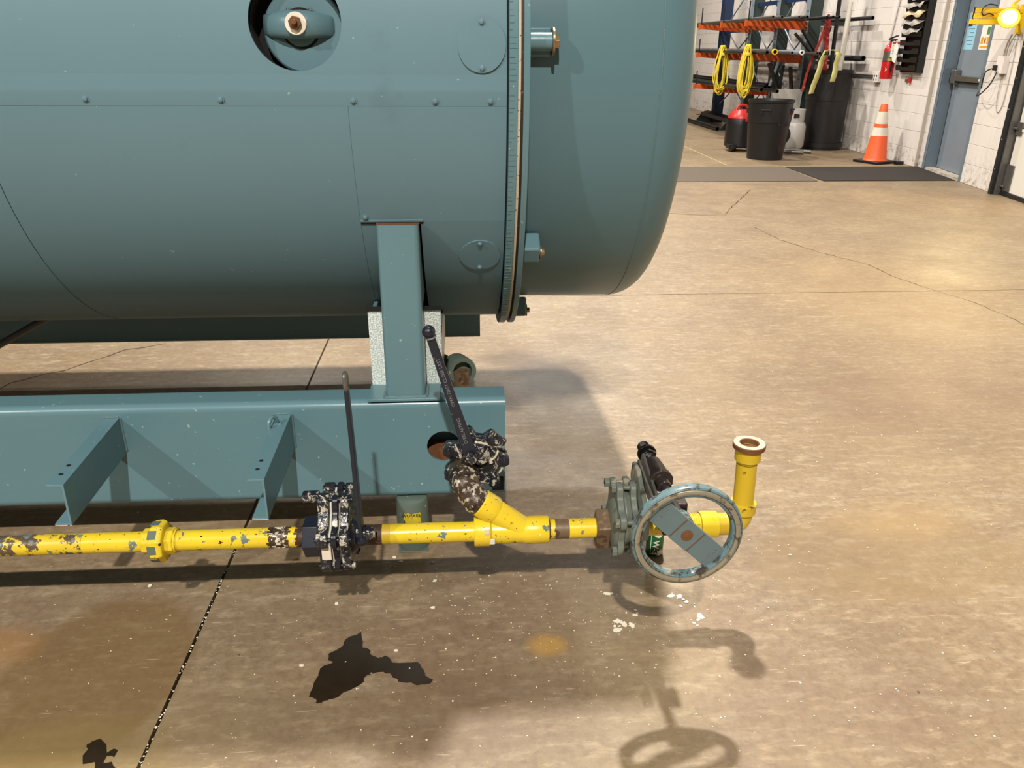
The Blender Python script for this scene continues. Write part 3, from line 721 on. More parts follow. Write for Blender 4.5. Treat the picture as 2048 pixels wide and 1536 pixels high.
# lug tubes with bolts
def lug(th, kind, nm='lug'):
    c0 = cp(.159, th, .79 if kind else .775); out = crad(c0).normalized(); tg = Vector((1, 0, 0)).cross(out).normalized()
    b = BM()
    if kind == 0:
        cyl(b, c0, c0 + Vector((.052, 0, 0)), .0205, n=28); L = obj(nm, b, 'teal2', boiler, bevel=.001)
        b = BM(); cyl(b, c0 + Vector((.052, 0, 0)), c0 + Vector((.0575, 0, 0)), .031, n=32); obj('washer', b, 'brass', L, bevel=.001)
        b = BM(); hexn(b, c0 + Vector((.0575, 0, 0)), c0 + Vector((.069, 0, 0)), .0165, ph=.4); obj('bolt_head', b, 'brass', L, bevel=.001)
        b = BM(); obox(b, c0 + Vector((.026, 0, 0)) - out * .022, (Vector((1, 0, 0)), tg, out), (.05, .062, .03)); obj('saddle', b, 'teal2', L, bevel=.004)
    else:
        obox(b, c0 + Vector((.0235, 0, 0)) - out * .012, (Vector((1, 0, 0)), tg, out), (.047, .052, .062)); L = obj(nm, b, 'teal2', boiler, bevel=.006)
        b = BM(); cyl(b, c0 + Vector((.047, 0, 0)) + tg * .006, c0 + Vector((.0505, 0, 0)) + tg * .006, .020, n=28); obj('washer', b, 'brass', L)
        b = BM(); hexn(b, c0 + Vector((.05, 0, 0)) + tg * .006, c0 + Vector((.059, 0, 0)) + tg * .006, .0095, ph=.2); obj('bolt_head', b, 'brass', L, bevel=.0008)
lug(-3.8, 0); lug(35.5, 1); lug(74, 1); lug(112, 1); lug(-45, 0); lug(-90, 0)

# skid: front beam, rear beam, posts, saddle plate, brackets
def rtube(bm, x0, x1, y0, y1, z0, z1, r=.022, k=5, wall=.009):
    def prof(ins):
        pts = []; rr_ = max(.003, r - ins)
        for cy, cz, a0 in ((y1 - r, z1 - r, 0), (y0 + r, z1 - r, 90), (y0 + r, z0 + r, 180), (y1 - r, z0 + r, 270)):
            for s in range(k + 1):
                a = R(a0 + 90 * s / k); pts.append((cy + rr_ * math.cos(a), cz + rr_ * math.sin(a)))
        return pts
    o_, i_ = prof(0), prof(wall)
    O0 = [Vector((x0, *p)) for p in o_]; O1 = [Vector((x1, *p)) for p in o_]; I1 = [Vector((x1, *p)) for p in i_]; I0 = [Vector((x0, *p)) for p in i_]
    rings(bm, [O0, O1, I1, I0], closed=True)
BX1 = .108
# front beam with its round hole: built from tube, the front web replaced round the hole
HBX, HBZ, HBR = -.061, .321, .047
b = BM(); rtube(b, XL, BX1, 1.95, 2.055, .160, .462)
beam = obj('skid_beam', b, 'teal2', boiler, smooth=50, label='front beam of the skid with a round hole')
# cut the hole with a boolean on a helper cylinder mesh
cb = BM(); cyl(cb, (HBX, 1.93, HBZ), (HBX, 1.972, HBZ), HBR, n=48)
cutter = obj('cutter', cb, 'rust', None); md = beam.modifiers.new('hole', 'BOOLEAN'); md.operation = 'DIFFERENCE'; md.solver = 'EXACT'
cutter_parent = cutter; md.object = cutter
dg = bpy.context.evaluated_depsgraph_get(); dg.update()
me2 = bpy.data.meshes.new_from_object(beam.evaluated_get(dg)); beam.modifiers.clear(); beam.data = me2
bpy.data.objects.remove(cutter)
for p in me2.polygons: p.use_smooth = True
me2.set_sharp_from_angle(angle=R(50)); wn = beam.modifiers.new('wn', 'WEIGHTED_NORMAL'); wn.keep_sharp = True
b = BM(); box(b, (XL, 1.98, .19), (BX1 - .02, 2.03, .30)); obj('beam_interior', b, 'rust', boiler, smooth=0)
b = BM(); rtube(b, XL, .071, 3.28, 3.385, .160, .462); obj('skid_beam', b, 'teal2', boiler, smooth=50, label='rear beam of the skid in shadow')
# open slot at the lower right end of the beam
b = BM(); box(b, (.072, 1.9478, .178), (.104, 1.951, .222)); obj('end_notch', b, 'dark', boiler, bevel=.004)
# post, foot plate, saddle plates
PX0, PX1 = -.2125, -.1075
b = BM(); k_ = .013
def vtube(bm, x0, x1, y0, y1, z0, z1, r=.013):
    pts = []
    for cx_, cy_, a0 in ((x1 - r, y1 - r, 0), (x0 + r, y1 - r, 90), (x0 + r, y0 + r, 180), (x1 - r, y0 + r, 270)):
        for s in range(5):
            a = R(a0 + 90 * s / 4); pts.append((cx_ + r * math.cos(a), cy_ + r * math.sin(a)))
    prism(bm, pts, (0, 0, z0), (1, 0, 0), (0, 1, 0), (0, 0, z1 - z0))
vtube(b, PX0, PX1, 1.962, 2.05, .466, .933); box(b, (PX0 + .002, 2.045, .70), (PX1 - .001, 2.25, .92)); post = obj('support_post', b, 'teal2', boiler, smooth=50); wn = post.modifiers.new('wn', 'WEIGHTED_NORMAL'); wn.keep_sharp = True
b = BM(); vtube(b, PX0 - .0015, PX1 + .0015, 1.9635, 2.05, .9325, .9342, r=.014); obj('raw_top_edge', b, 'rust', boiler)
b = BM(); box(b, (-.262, 1.947, .4615), (-.068, 2.055, .469)); obj('foot_plate', b, 'teal2', boiler, bevel=.0012)
b = BM()
tube(b, [(PX0 - .003, 1.96, .4695), (PX1 + .003, 1.96, .4695)], .0045, 8); tube(b, [(PX0 - .003, 1.96, .4695), (PX0 - .003, 2.04, .4695)], .006, 8); tube(b, [(PX1 + .003, 1.96, .4695), (PX1 + .003, 2.04, .4695)], .006, 8)
obj('weld_bead', b, 'weld', boiler)
b = BM(); box(b, (-.258, 2.05, .466), (-.062, 2.062, .685)); sp = obj('saddle_plate', b, 'platelit', boiler, bevel=.001, label='broad rough-textured plate behind the support post')
b = BM(); box(b, (-.262, 2.045, .685), (-.060, 2.075, .689)); obj('plate_shade_strip', b, 'dark', boiler, smooth=0)  # thin dark strip drawn as the drum's shade above the saddle plate
b = BM(); box(b, (-.258, 2.06, .46), (-.246, 3.3, .66)); box(b, (-.075, 2.06, .46), (-.062, 2.5, .60)); obj('cross_member', b, 'teal2', boiler, bevel=.002)
b = BM(); box(b, (-.245, 3.29, .46), (-.075, 3.302, .8)); obj('saddle_plate', b, 'teal2', boiler, bevel=.001)
b = BM(); box(b, (-.21, 3.30, .466), (-.11, 3.40, .933)); obj('support_post', b, 'teal2', boiler, bevel=.01)
b = BM(); box(b, (-3.6, 1.962, .466), (-3.5, 2.05, .933)); box(b, (-3.6, 3.30, .466), (-3.5, 3.40, .933)); obj('support_post', b, 'teal2', boiler, bevel=.01)
for yy in (2.0, 3.33):
    for xx in (-4.0, -2.6):
        b = BM(); cyl(b, (xx, yy, 0), (xx, yy, .162), .0445, n=28); obj('stub_leg', b, 'greenpost', boiler)
b = BM(); cyl(b, (-.157, 3.33, 0), (-.157, 3.33, .162), .0445, n=28); obj('stub_leg', b, 'greenpost', boiler)
# diagonal brace seen under the drum on the left
b = BM(); tube(b, [(-1.75, 2.6, .31), (-1.33, 2.6, .53)], .012, 10); obj('diagonal_brace', b, 'greypipe', boiler)
# stub leg under the front beam, with its yellow sticker
b = BM(); lathe(b, (-.158, 1.958, 0), (0, 0, 1), [(0, .0455), (.148, .0455), (.1585, .042), (.1605, .036), (.1605, 0)], 36); stub = obj('stub_leg', b, 'greenpost', boiler, label='round grey-green stub leg with a yellow sticker')
def wrap(bm, c, r, a0, a1, z0, z1, n=10, jag=0, th=.0006):
    c = Vector(c); A = []; B = []
    for k in range(n + 1):
        a = R(a0 + (a1 - a0) * k / n); d = Vector((math.sin(a), -math.cos(a), 0))
        A.append(bm.verts.new(c + d * (r + th) + Vector((0, 0, z0 + jit(jag))))); B.append(bm.verts.new(c + d * (r + th) + Vector((0, 0, z1 + jit(jag)))))
    for k in range(n): bm.faces.new((A[k], A[k + 1], B[k + 1], B[k]))
b = BM(); wrap(b, (-.158, 1.958, 0), .0455, -30, 34, .095, .13, 12, .0022); st = obj('sticker', b, 'label_yellow', stub, label='torn yellow sticker with black print')
text('sticker_text', 'WORKER', stub, (-.158, 1.958 - .0465, .124), (1, 0, 0), (0, -1, 0), .0125, 'ink', .0002)
b = BM(); box(b, (-.2, 1.916 - .005, 0), (-.115, 1.9999, .004)); obj('leg_foot', b, 'greenpost', boiler, bevel=.001)
# angled channel brackets
def bracket(x, y1=1.62, hook=False):
    xw, zt, zb = x, .428, .330
    th = .0055; top_w = .036
    t0_ = BM()
    # web
    prism(t0_, [(1.952, zt), (y1 + .0, zt - .012), (y1 - .004, zb - .012), (y1 + .03, zb - .0125), (1.952, zb)], (xw - th / 2, 0, 0), (0, 1, 0), (0, 0, 1), (th, 0, 0))
    B_ = obj('bracket', t0_, 'teal2', boiler, bevel=.0012)
    q = BM(); prism(q, [(1.952, zt + .003), (y1, zt - .009), (y1, zt - .0145), (1.952, zt - .0025)], (xw - top_w, 0, 0), (0, 1, 0), (0, 0, 1), (top_w + th / 2, 0, 0))
    f1 = obj('bracket_flange', q, 'teal2', B_, bevel=.001)
    q = BM(); prism(q, [(1.952, zb), (y1 - .004, zb - .012), (y1 - .004, zb - .0175), (1.952, zb - .005)], (xw - top_w, 0, 0), (0, 1, 0), (0, 0, 1), (top_w + th / 2, 0, 0))
    f2 = obj('bracket_flange', q, 'teal2', B_, bevel=.001)
    q = BM(); tube(q, [(xw + .004, 1.951, zt + .002), (xw + .004, 1.951, zb)], .0045, 8); tube(q, [(xw - top_w, 1.951, zt + .004), (xw, 1.951, zt + .004)], .004, 8); obj('weld_bead', q, 'weld', B_)
    q = BM()
    for yy in (1.665, 1.705): cyl(q, (xw - .022, yy, zt - .012 + (yy - y1) * .036 + .0042), (xw - .022, yy, zt - .012 + (yy - y1) * .036 + .0048), .0048, n=12)
    obj('bolt_hole', q, 'dark', B_)
    q = BM(); box(q, (xw - top_w + .001, y1 - .0047, zb - .0174), (xw + th / 2 - .0005, y1 - .0039, zb - .0155)); obj('worn_edge', q, 'label_yellow', B_, smooth=0)
    if hook:
        q = BM(); hp = spline([(xw - .024, 1.90, zt + .002), (xw - .026, 1.895, zt + .018), (xw - .033, 1.885, zt + .024), (xw - .038, 1.872, zt + .014), (xw - .038, 1.868, zt - .003)], 6)
        tube(q, hp, .0055, 10); tube(q, [(xw - .012, 1.89, zt + .001), (xw - .03, 1.888, zt + .001)], .005, 8); obj('wire_hook', q, 'teal2', B_)
bracket(-.919); bracket(-.470, hook=True); bracket(-2.1); bracket(-3.2)
# bottom drain fitting behind the front beam
b = BM(); fc, fd = Vector((-.018, 2.33, .398)), Vector((.25, -.80, .12)).normalized()
lathe(b, fc, fd, [(-.03, .046), (.035, .046), (.04, .043), (.04, .031), (.012, .030), (.012, 0)], 36); df = obj('drain_fitting', b, 'greenpost', boiler, label='grey-green pipe fitting behind the beam')
b = BM(); tube(b, spline([fc - fd * .03, fc - fd * .06 + Vector((-.02, 0, -.005)), (-.11, 2.43, .40), (-.165, 2.47, .43), (-.175, 2.5, .56)], 6), .034, 18); obj('drain_pipe', b, 'greenpost', df)
b = BM(); cyl(b, (-.008, 2.29, .20), (-.012, 2.296, .405), .027, n=24); obj('drain_plug', b, 'dullbrown', df)

# ================================================================== THE PIPE TRAIN
PY, PZ, PR = 1.62, .260, .0243
run = thing('blowdown_pipe', 'chipped yellow steel pipe running level in front of the skid beam', 'pipe', (-.6, PY, 0))
def pcyl(nm, x0, x1, r, mat, parent=run, n=28, bevel=.0012, **k):
    b = BM(); cyl(b, (x0, PY, PZ), (x1, PY, PZ), r, n=n); return obj(nm, b, mat, parent, bevel=bevel, **k)
pcyl('pipe', -3.6, -1.02, PR, 'yellowchip'); pcyl('pipe', -1.02, -.90, PR, 'yellowchip'); pcyl('pipe', -.90, -.74, PR, 'yellow')
pcyl('pipe', -.70, -.468, PR, 'yellow')
pcyl('bare_patch', -.468, -.428, PR - .0004, 'tapewrap'); b = BM()
for k in range(40):
    a = random.random() * 6.283; x = -.448 + random.gauss(0, .013); d_ = Vector((0, math.cos(a), math.sin(a)))
    obox(b, Vector((x, PY, PZ)) + d_ * PR, (Vector((1, 0, 0)), d_.cross(Vector((1, 0, 0))), d_), (random.uniform(.003, .011), random.uniform(.002, .007), .0012))
obj('sealant_flakes', b, 'gasket', run, kind='stuff', smooth=0)
b = BM()
for x0_ in (-.468, -.428, -.4045):
    for k in range(22):
        a = k / 22 * 6.283 + jit(.1); d_ = Vector((0, math.cos(a), math.sin(a))); L_ = random.uniform(.004, .014)
        obox(b, Vector((x0_ + jit(.002), PY, PZ)) + d_ * (PR - .0002), (Vector((1, 0, 0)), d_.cross(Vector((1, 0, 0))), d_), (L_, .0055, .0016))
obj('torn_paint_edge', b, 'rustdark', run, kind='stuff', smooth=0)
pcyl('yellow_band', -.4285, -.404, PR, 'yellow'); pcyl('threads', -.404, -.384, PR - .001, 'rustdark')
for xx in (-2.2, -3.3):
    b = BM(); box(b, (xx - .05, PY - .05, 0), (xx + .05, PY + .05, .012)); cyl(b, (xx, PY, .01), (xx, PY, PZ - PR), .02, n=16); obj('pipe_support', b, 'greypipe', run)
# union: hexes and the ribbed nut
def hexcol(nm, x0, x1, r, mat, ph=0, parent=run, n=6):
    b = BM(); cyl(b, (x0, PY, PZ), (x1, PY, PZ), r, n=n, ph=ph); return obj(nm, b, mat, parent, bevel=.003)
un = hexcol('union', -.763, -.737, .0315, 'yellow', .35, n=8); hexcol('union_half', -.738, -.71, .036, 'yellow', .1, un, n=12)
b = BM(); lathe(b, (-.742, PY, PZ), (1, 0, 0), [(0, .033), (.004, .049), (.022, .051), (.032, .046), (.034, .034), (.034, .03), (0, .03)], 8, closed=True, ph=.3); obj('union_nut', b, 'yellow', un, bevel=.0025)
b = BM()
for k in range(8):
    a = .3 + 2 * math.pi * (k + .5) / 8; d = Vector((0, math.cos(a), math.sin(a)))
    fr = frame((1, 0, 0)); dd = fr[0] * math.cos(a) + fr[1] * math.sin(a); tt = dd.cross(Vector((1, 0, 0)))
    obox(b, Vector((-.731, PY, PZ)) + dd * .0462, (Vector((1, 0, 0)), tt, dd), (.020, .021, .0028))
obj('worn_facets', b, 'greenpost', un, bevel=.0008, kind='stuff')
hexcol('union_tail', -.712, -.690, .0325, 'yellow', .2, un, n=8)
b = BM(); annulus(b, (-.691, PY, PZ), (-.686, PY, PZ), .02, .0285, 28); obj('collar', b, 'yellow', un)
# after the first valve
pcyl('bare_pipe', -.262, -.205, PR, 'rustdark'); pcyl('scorched_pipe', -.2055, -.186, PR + .0001, 'yellowold'); pcyl('pipe', -.1865, .03, PR + .0002, 'yellow')
# lateral (45 degree branch) fitting
b = BM(); lathe(b, (.015, PY, PZ), (1, 0, 0), [(0, .02), (0, .0355), (.003, .0365), (.038, .0365), (.042, .031), (.118, .031), (.124, .0335), (.178, .0335), (.181, .032), (.181, .02)], 36)
wye = obj('lateral_fitting', b, 'yellow', run, bevel=.001)
B0, B1 = Vector((.135, PY, PZ + .003)), Vector((.033, 1.632, .333)); bd = (B1 - B0).normalized()
b = BM(); tube(b, [B0, B1 - bd * .03], .030, 28); lathe(b, B1 - bd * .034, bd, [(-.012, .029), (0, .0345), (.034, .0345), (.036, .032), (.036, 0)], 28)
obj('branch', b, 'yellow', wye, bevel=.001)
b = BM(); prism(b, [(.06, .0), (.158, .0), (.085, .062)], (0, PY - .006, PZ + .018), (1, 0, 0), (0, 0, 1), (0, .012, 0)); obj('branch_web', b, 'yellow', wye, bevel=.002)
b = BM()
for (dx, dz) in ((.018, .02), (.03, -.008)): 
    obox(b, Vector((.028 + dx, PY - .0335, PZ + dz)), (Vector((1, 0, 0)), Vector((0, 0, 1)), Vector((0, 1, 0))), (.013, .016, .004))
obj('bare_spot', b, 'white', wye, bevel=.003, kind='stuff')
pcyl('threads', .195, .2, PR, 'rustdark'); pcyl('nipple', .199, .212, PR, 'yellowchip'); pcyl('bare_nipple', .212, .246, PR - .0003, 'dullbrown'); pcyl('pipe', .2455, .312, PR, 'yellow')
# elbow of dark threaded pipe up to the second valve
el = spline([B1 + bd * .002, B1 + bd * .02, (.006, 1.648, .357), (-.006, 1.672, .368), (-.0095, 1.70, .366), (-.01, 1.742, .362)], 6)
b = BM(); tube(b, el, .030, 24, rr=[.0315 + .0035 * (1 if (i // 3) % 2 else 0) for i in range(len(el))]); obj('sealed_elbow', b, 'tapewrap', run, smooth=60)
# right-hand end
pcyl('pipe', .43, .545, .0235, 'yellow')
rib = pcyl('ribbed_adapter', .50, .572, .0275, 'yellow')
b = BM()
for k in range(7): annulus(b, (.528 + k * .0058, PY, PZ), (.5302 + k * .0058, PY, PZ), .026, .0296, 28)
obj('ribs', b, 'yellow', rib)
b = BM(); annulus(b, (.568, PY, PZ), (.612, PY, PZ), .02, .0335, 32); obj('collar', b, 'yellow', run, bevel=.003)
ex, ez = .672, PZ
b = BM(); tube(b, spline([(.608, PY, PZ), (.635, PY, PZ), (.658, PY, PZ + .004), (.670, PY, PZ + .02), (.672, PY, PZ + .045)], 6), .0275, 24)
lathe(b, (.672, PY, PZ + .035), (0, 0, 1), [(0, .026), (.002, .0325), (.026, .0325), (.029, .027), (.029, 0)], 28)
obj('elbow', b, 'yellowold', run, smooth=60, bevel=.0008)
b = BM(); cyl(b, (.672, PY, PZ + .06), (.668, PY, .43), .0245, n=28); obj('riser', b, 'yellowold', run)
b = BM(); lathe(b, (.668, PY, .436), (0, 0, 1), [(-.004, .0200), (-.004, .0246), (0, .0246), (.004, .0305), (.036, .0305), (.036, .0205)], 32, closed=True); obj('riser_collar', b, 'yellowold', run, bevel=.001)
b = BM(); lathe(b, (.668, PY, .470), (0, 0, 1), [(0, .0285), (.001, .0375), (.012, .0385), (.013, .037), (.0135, .022), (.011, .0205), (-.035, .0205), (-.036, 0)], 40); obj('end_ring', b, 'rust', run, bevel=.0008, label='rusty grooved ring at the open top')
b = BM(); annulus(b, (.668, PY, .4835), (.668, PY, .4842), .0235, .0365, 40); obj('ring_face', b, 'sheettan', run)

# ---- quick-opening valve 1 (disc halves bolted together, seen edge on)
def ear_plate(c, ax, x, R0, th, ears, er, mat, parent, nm='body_half', ph=0):
    """a round plate with bolt ears, faces along ax"""
    fr = frame(ax, x); N = 96; pts = []
    for k in range(N):
        a = 2 * math.pi * k / N; rr_ = R0
        for e in range(ears):
            ea = ph + 2 * math.pi * e / ears; d = (a - ea + math.pi) % (2 * math.pi) - math.pi
            w = math.exp(-(d / .235) ** 4); rr_ = max(rr_, R0 + er * w)
        pts.append((rr_ * math.cos(a), rr_ * math.sin(a)))
    b = BM(); prism(b, pts, Vector(c), fr[0], fr[1], fr[2] * th); return obj(nm, b, mat, parent, bevel=.003)
def lever_text(parent, pts):
    pass
v1 = thing('lever_valve', 'black paint-splattered lever valve in the yellow pipe, seen edge on', 'valve', (-.32, PY, 0))
VC = Vector((0, PY + .004, .285)); AX = Vector((1, 0, 0)); UPX = Vector((0, 0, 1))
def at1(x, dy=0, dz=0): return Vector((x, VC.y + dy, VC.z + dz))
b = BM(); cyl(b, (-.388, PY, PZ), (-.350, PY, PZ), .049, n=6, ph=.52); obj('hex_end', b, 'lever', v1, bevel=.002)
b = BM(); lathe(b, (-.352, PY, VC.z - .006), (1, 0, 0), [(0, .045), (.006, .07), (.018, .078), (.024, .078), (.024, 0)], 32); obj('body_neck', b, 'vblack2', v1, bevel=.002)
ear_plate(at1(-.344), AX, UPX, .084, .026, 6, .022, 'vblack', v1, ph=.3)
ear_plate(at1(-.3175), AX, UPX, .076, .006, 6, .018, 'white', v1, 'spacer', ph=.3)
ear_plate(at1(-.311), AX, UPX, .084, .014, 6, .022, 'vblack2', v1, ph=.3)
ear_plate(at1(-.2965), AX, UPX, .070, .003, 6, .016, 'gasket', v1, 'gasket', ph=.3)
ear_plate(at1(-.293), AX, UPX, .082, .020, 6, .022, 'vblack', v1, ph=.3)
b = BM(); lathe(b, (-.278, PY, PZ), (1, 0, 0), [(0, .045), (.008, .042), (.016, .034), (.018, .026)], 28); obj('outlet_neck', b, 'vblack2', v1)
b = BM()   # bolt template, axis Z, centred
cyl(b, (0, 0, -.042), (0, 0, .042), .0062, n=12); hexn(b, (0, 0, -.036), (0, 0, -.024), .0125); hexn(b, (0, 0, .026), (0, 0, .038), .0125)
bolt1 = obj('bolt', b, 'vblack2', v1, bevel=.0012, origin=(0, 0, 0))
ang = [.3 + 2 * math.pi * k / 6 for k in range(6)]
fr = frame(AX, UPX)
first = True
for a in ang:
    p = at1(-.307) + fr[0] * .093 * math.cos(a) + fr[1] * .093 * math.sin(a)
    if first: m = aim(p, AX); m.translation -= wloc(v1); bolt1.matrix_local = m; first = False
    else: inst(bolt1, 'bolt', v1, aim(p, AX))
b = BM(); box(b, (-.386, VC.y - .012, .355), (-.345, VC.y + .014, .378)); obj('travel_stop', b, 'vblack', v1, bevel=.005)
b = BM(); obox(b, (-.325, PY - .082, .272), (Vector((1, 0, 0)), Vector((0, 1, 0)), Vector((0, 0, 1))), (.022, .004, .045)); obj('name_patch', b, 'white', v1, bevel=.0015, label='patch of bare white casting')
# lever 1, edge on
L0, L1 = Vector((-.246, 1.565, .300)), Vector((-.255, 1.575, .695)); ld = (L1 - L0).normalized()
pts = [(-.022, -.014), (-.022, .014), (.03, .019), (.28, .0125), (.37, .0115), (.37, -.0115), (.28, -.0125), (.03, -.019)]
b = BM(); fx = Vector((1, 0, 0)); fy = ld.cross(fx).normalized()
prism(b, [(p[0], p[1]) for p in pts], L0 - fx * .005, ld, fy, fx * .010); lev = obj('lever', b, 'lever', v1, bevel=.003)
b = BM(); loop = [L0 + ld * (.378 + .021 * math.cos(a)) + fy * (.0105 * math.sin(a)) for a in [2 * math.pi * k / 20 for k in range(20)]]
tube(b, loop, .0052, 8, closed=True); obj('lever_eye', b, 'greypipe', lev)
b = BM(); cyl(b, (-.258, 1.567, .30), (-.215, 1.567, .30), .013, n=16); hexn(b, (-.236, 1.567, .30), (-.224, 1.567, .30), .018); obj('stem_nut', b, 'vblack', v1, bevel=.001)
b = BM(); bmesh.ops.create_uvsphere(b, u_segments=16, v_segments=10, radius=.0165, matrix=Matrix.Translation((-.246, 1.563, .286))); obj('lever_boss', b, 'lever', v1)

# ---- quick-opening valve 2 (faces the camera)
v2 = thing('lever_valve', 'black lever valve caked in white spatter, facing the camera before the beam hole', 'valve', (.022, 1.78, 0))
C2 = Vector((.022, 1.745, .380)); A2 = Vector((0, -1, .12)).normalized(); U2 = Vector((0, 0, 1))
fr2 = frame(A2, U2)
def on2(x, z, d=0): return C2 + Vector((1, 0, 0)) * x + (fr2[0]) * z + A2 * d
ear_plate(on2(0, 0, -.055), A2, U2, .062, .02, 7, .022, 'vblack2', v2, ph=.25)
ear_plate(on2(0, 0, -.034), A2, U2, .058, .006, 7, .016, 'vblack2', v2, 'spacer', ph=.25)
ear_plate(on2(0, 0, -.027), A2, U2, .063, .020, 7, .023, 'vblack', v2, ph=.25)
b = BM(); lathe(b, on2(-.024, -.03, -.01), A2, [(0, .04), (.012, .037), (.022, .033), (.022, 0)], 32); obj('port_boss', b, 'vblack', v2, bevel=.002)
b = BM(); lathe(b, on2(.012, .022, -.01), A2, [(0, .034), (.01, .028), (.024, .022), (.024, 0)], 32); obj('stem_boss', b, 'vblack', v2, bevel=.002)
b = BM(); obox(b, on2(.052, .058, -.006), (Vector((.8, 0, -.6)), Vector((.6, 0, .8)), A2), (.05, .032, .012)); nb = obj('rating_pad', b, 'vblack', v2, bevel=.003)
b = BM()
for k in range(7): obox(b, on2(.035 + k * .0062, .068 - k * .0045, .0015), (Vector((.55, 0, -.2)).normalized(), Vector((.35, 0, .9)).normalized(), A2), (.0022, .014, .004))
obj('raised_marks', b, 'emboss', nb, kind='stuff')
b = BM(); cyl(b, (0, 0, -.04), (0, 0, .016), .0062, n=12); hexn(b, (0, 0, 0), (0, 0, .012), .0145); cyl(b, (0, 0, .012), (0, 0, .014), .0095, n=12)
bolt2 = obj('bolt', b, 'vblack2', v2, bevel=.0012, origin=(0, 0, 0)); first = True
for k in range(7):
    a = .25 + 2 * math.pi * k / 7; p = C2 + (fr2[0] * math.cos(a) + fr2[1] * math.sin(a)) * .073 - A2 * .008
    if first: m = aim(p, A2); m.translation -= wloc(v2); bolt2.matrix_local = m; first = False
    else: inst(bolt2, 'bolt', v2, aim(p, A2))
b = BM(); cyl(b, on2(-.024, -.03, -.2), on2(-.024, -.03, -.05), .024, n=20); obj('inlet_pipe', b, 'rustdark', v2)
K0 = Vector((.012, 1.708, .420)); K1 = Vector((-.083, 1.712, .752)); kd = (K1 - K0).normalized(); kn = Vector((0, -1, .05)); kn = (kn - kn.dot(kd) * kd).normalized(); ks = kd.cross(kn).normalized()
b = BM(); pts = [(-.012, -.011), (-.012, .011), (.01, .0165), (.15, .0125), (.325, .010), (.325, -.010), (.15, -.0125), (.01, -.0165)]
prism(b, pts, K0, kd, ks, kn * .008); lv2 = obj('lever', b, 'lever', v2, bevel=.0022, label='long flat navy lever with raised letters')
b = BM(); bmesh.ops.create_uvsphere(b, u_segments=18, v_segments=12, radius=.0155, matrix=Matrix.Translation(K0 + kd * .335 + kn * .004)); obj('lever_knob', b, 'lever', lv2)
b = BM(); annulus(b, K0 + kd * .318, K0 + kd * .322, .004, .0135, 18); obj('knob_collar', b, 'emboss', lv2)
text('lever_text', 'OPEN FIRST CLOSE LAST', lv2, K0 + kd * .205 + kn * .0084, kd, kn, .0115, 'emboss', .0003)
text('lever_text', 'EVERLASTING', lv2, K0 + kd * .075 + kn * .0084, kd, kn, .0115, 'emboss', .0003)
b = BM(); hexn(b, K0 + kn * .008, K0 + kn * .02, .016); cyl(b, K0 + kn * .02, K0 + kn * .03, .0085, n=16); obj('stem_nut', b, 'vblack', v2, bevel=.001)
# thick smear of white thread sealant
b = BM()
for pth, r_0 in (([(-.02, -.004), (-.028, -.02), (-.036, -.034)], .004), ([(.03, .028), (.036, .012), (.040, -.004)], .005), ([(.0, .055), (.02, .05), (.045, .042), (.07, .04)], .0035), ([(.04, .005), (.05, .012), (.058, .03)], .003), ([(-.05, .05), (-.042, .03), (-.036, .012)], .0022), ([(-.045, -.01), (-.058, -.03)], .0025), ([(.06, -.03), (.072, -.012)], .0028)):
    tube(b, spline([on2(x, z, -.004 + jit(.002)) for x, z in pth], 5), r_0, 7)
obj('sealant_smear', b, 'gasket', v2, kind='stuff', smooth=60)

# ---- slow-opening valve with hand wheel
v3 = thing('wheel_valve', 'grey-green bolted valve with a worn blue hand wheel and threaded stem', 'valve', (.42, 1.55, 0))
VC3 = Vector((0, PY + .004, .290))
def at3(x, dy=0, dz=0): return Vector((x, VC3.y + dy, VC3.z + dz))
b = BM(); obox(b, (.328, PY, PZ - .003), (Vector((1, 0, 0)), Vector((0, .94, .34)), Vector((0, -.34, .94))), (.034, .066, .080)); obj('hex_end', b, 'dullbrown', v3, bevel=.005)
b = BM(); lathe(b, (.343, PY, PZ + .015), (1, 0, 0), [(0, .04), (.006, .062), (.014, .07), (.014, 0)], 28); obj('body_neck', b, 'vgreen', v3, bevel=.003)
ear_plate(at3(.354), AX, UPX, .076, .016, 6, .022, 'vgreen', v3, ph=.15)
b = BM(); lathe(b, at3(.369), AX, [(0, .072), (.004, .076), (.018, .07), (.018, 0)], 36); obj('body_ring', b, 'vgreen', v3, bevel=.002)
ear_plate(at3(.386), AX, UPX, .078, .015, 6, .022, 'vgreen', v3, ph=.15)
b = BM(); cyl(b, (0, 0, -.036), (0, 0, .030), .006, n=12); hexn(b, (0, 0, -.036), (0, 0, -.024), .0125); hexn(b, (0, 0, .020), (0, 0, .026), .012)
bolt3 = obj('bolt', b, 'vgreen', v3, bevel=.0012, origin=(0, 0, 0)); first = True
for k in range(6):
    a = .15 + 2 * math.pi * k / 6; p = at3(.378) + fr[0] * .087 * math.cos(a) + fr[1] * .087 * math.sin(a)
    if first: m = aim(p, AX); m.translation -= wloc(v3); bolt3.matrix_local = m; first = False
    else: inst(bolt3, 'bolt', v3, aim(p, AX))
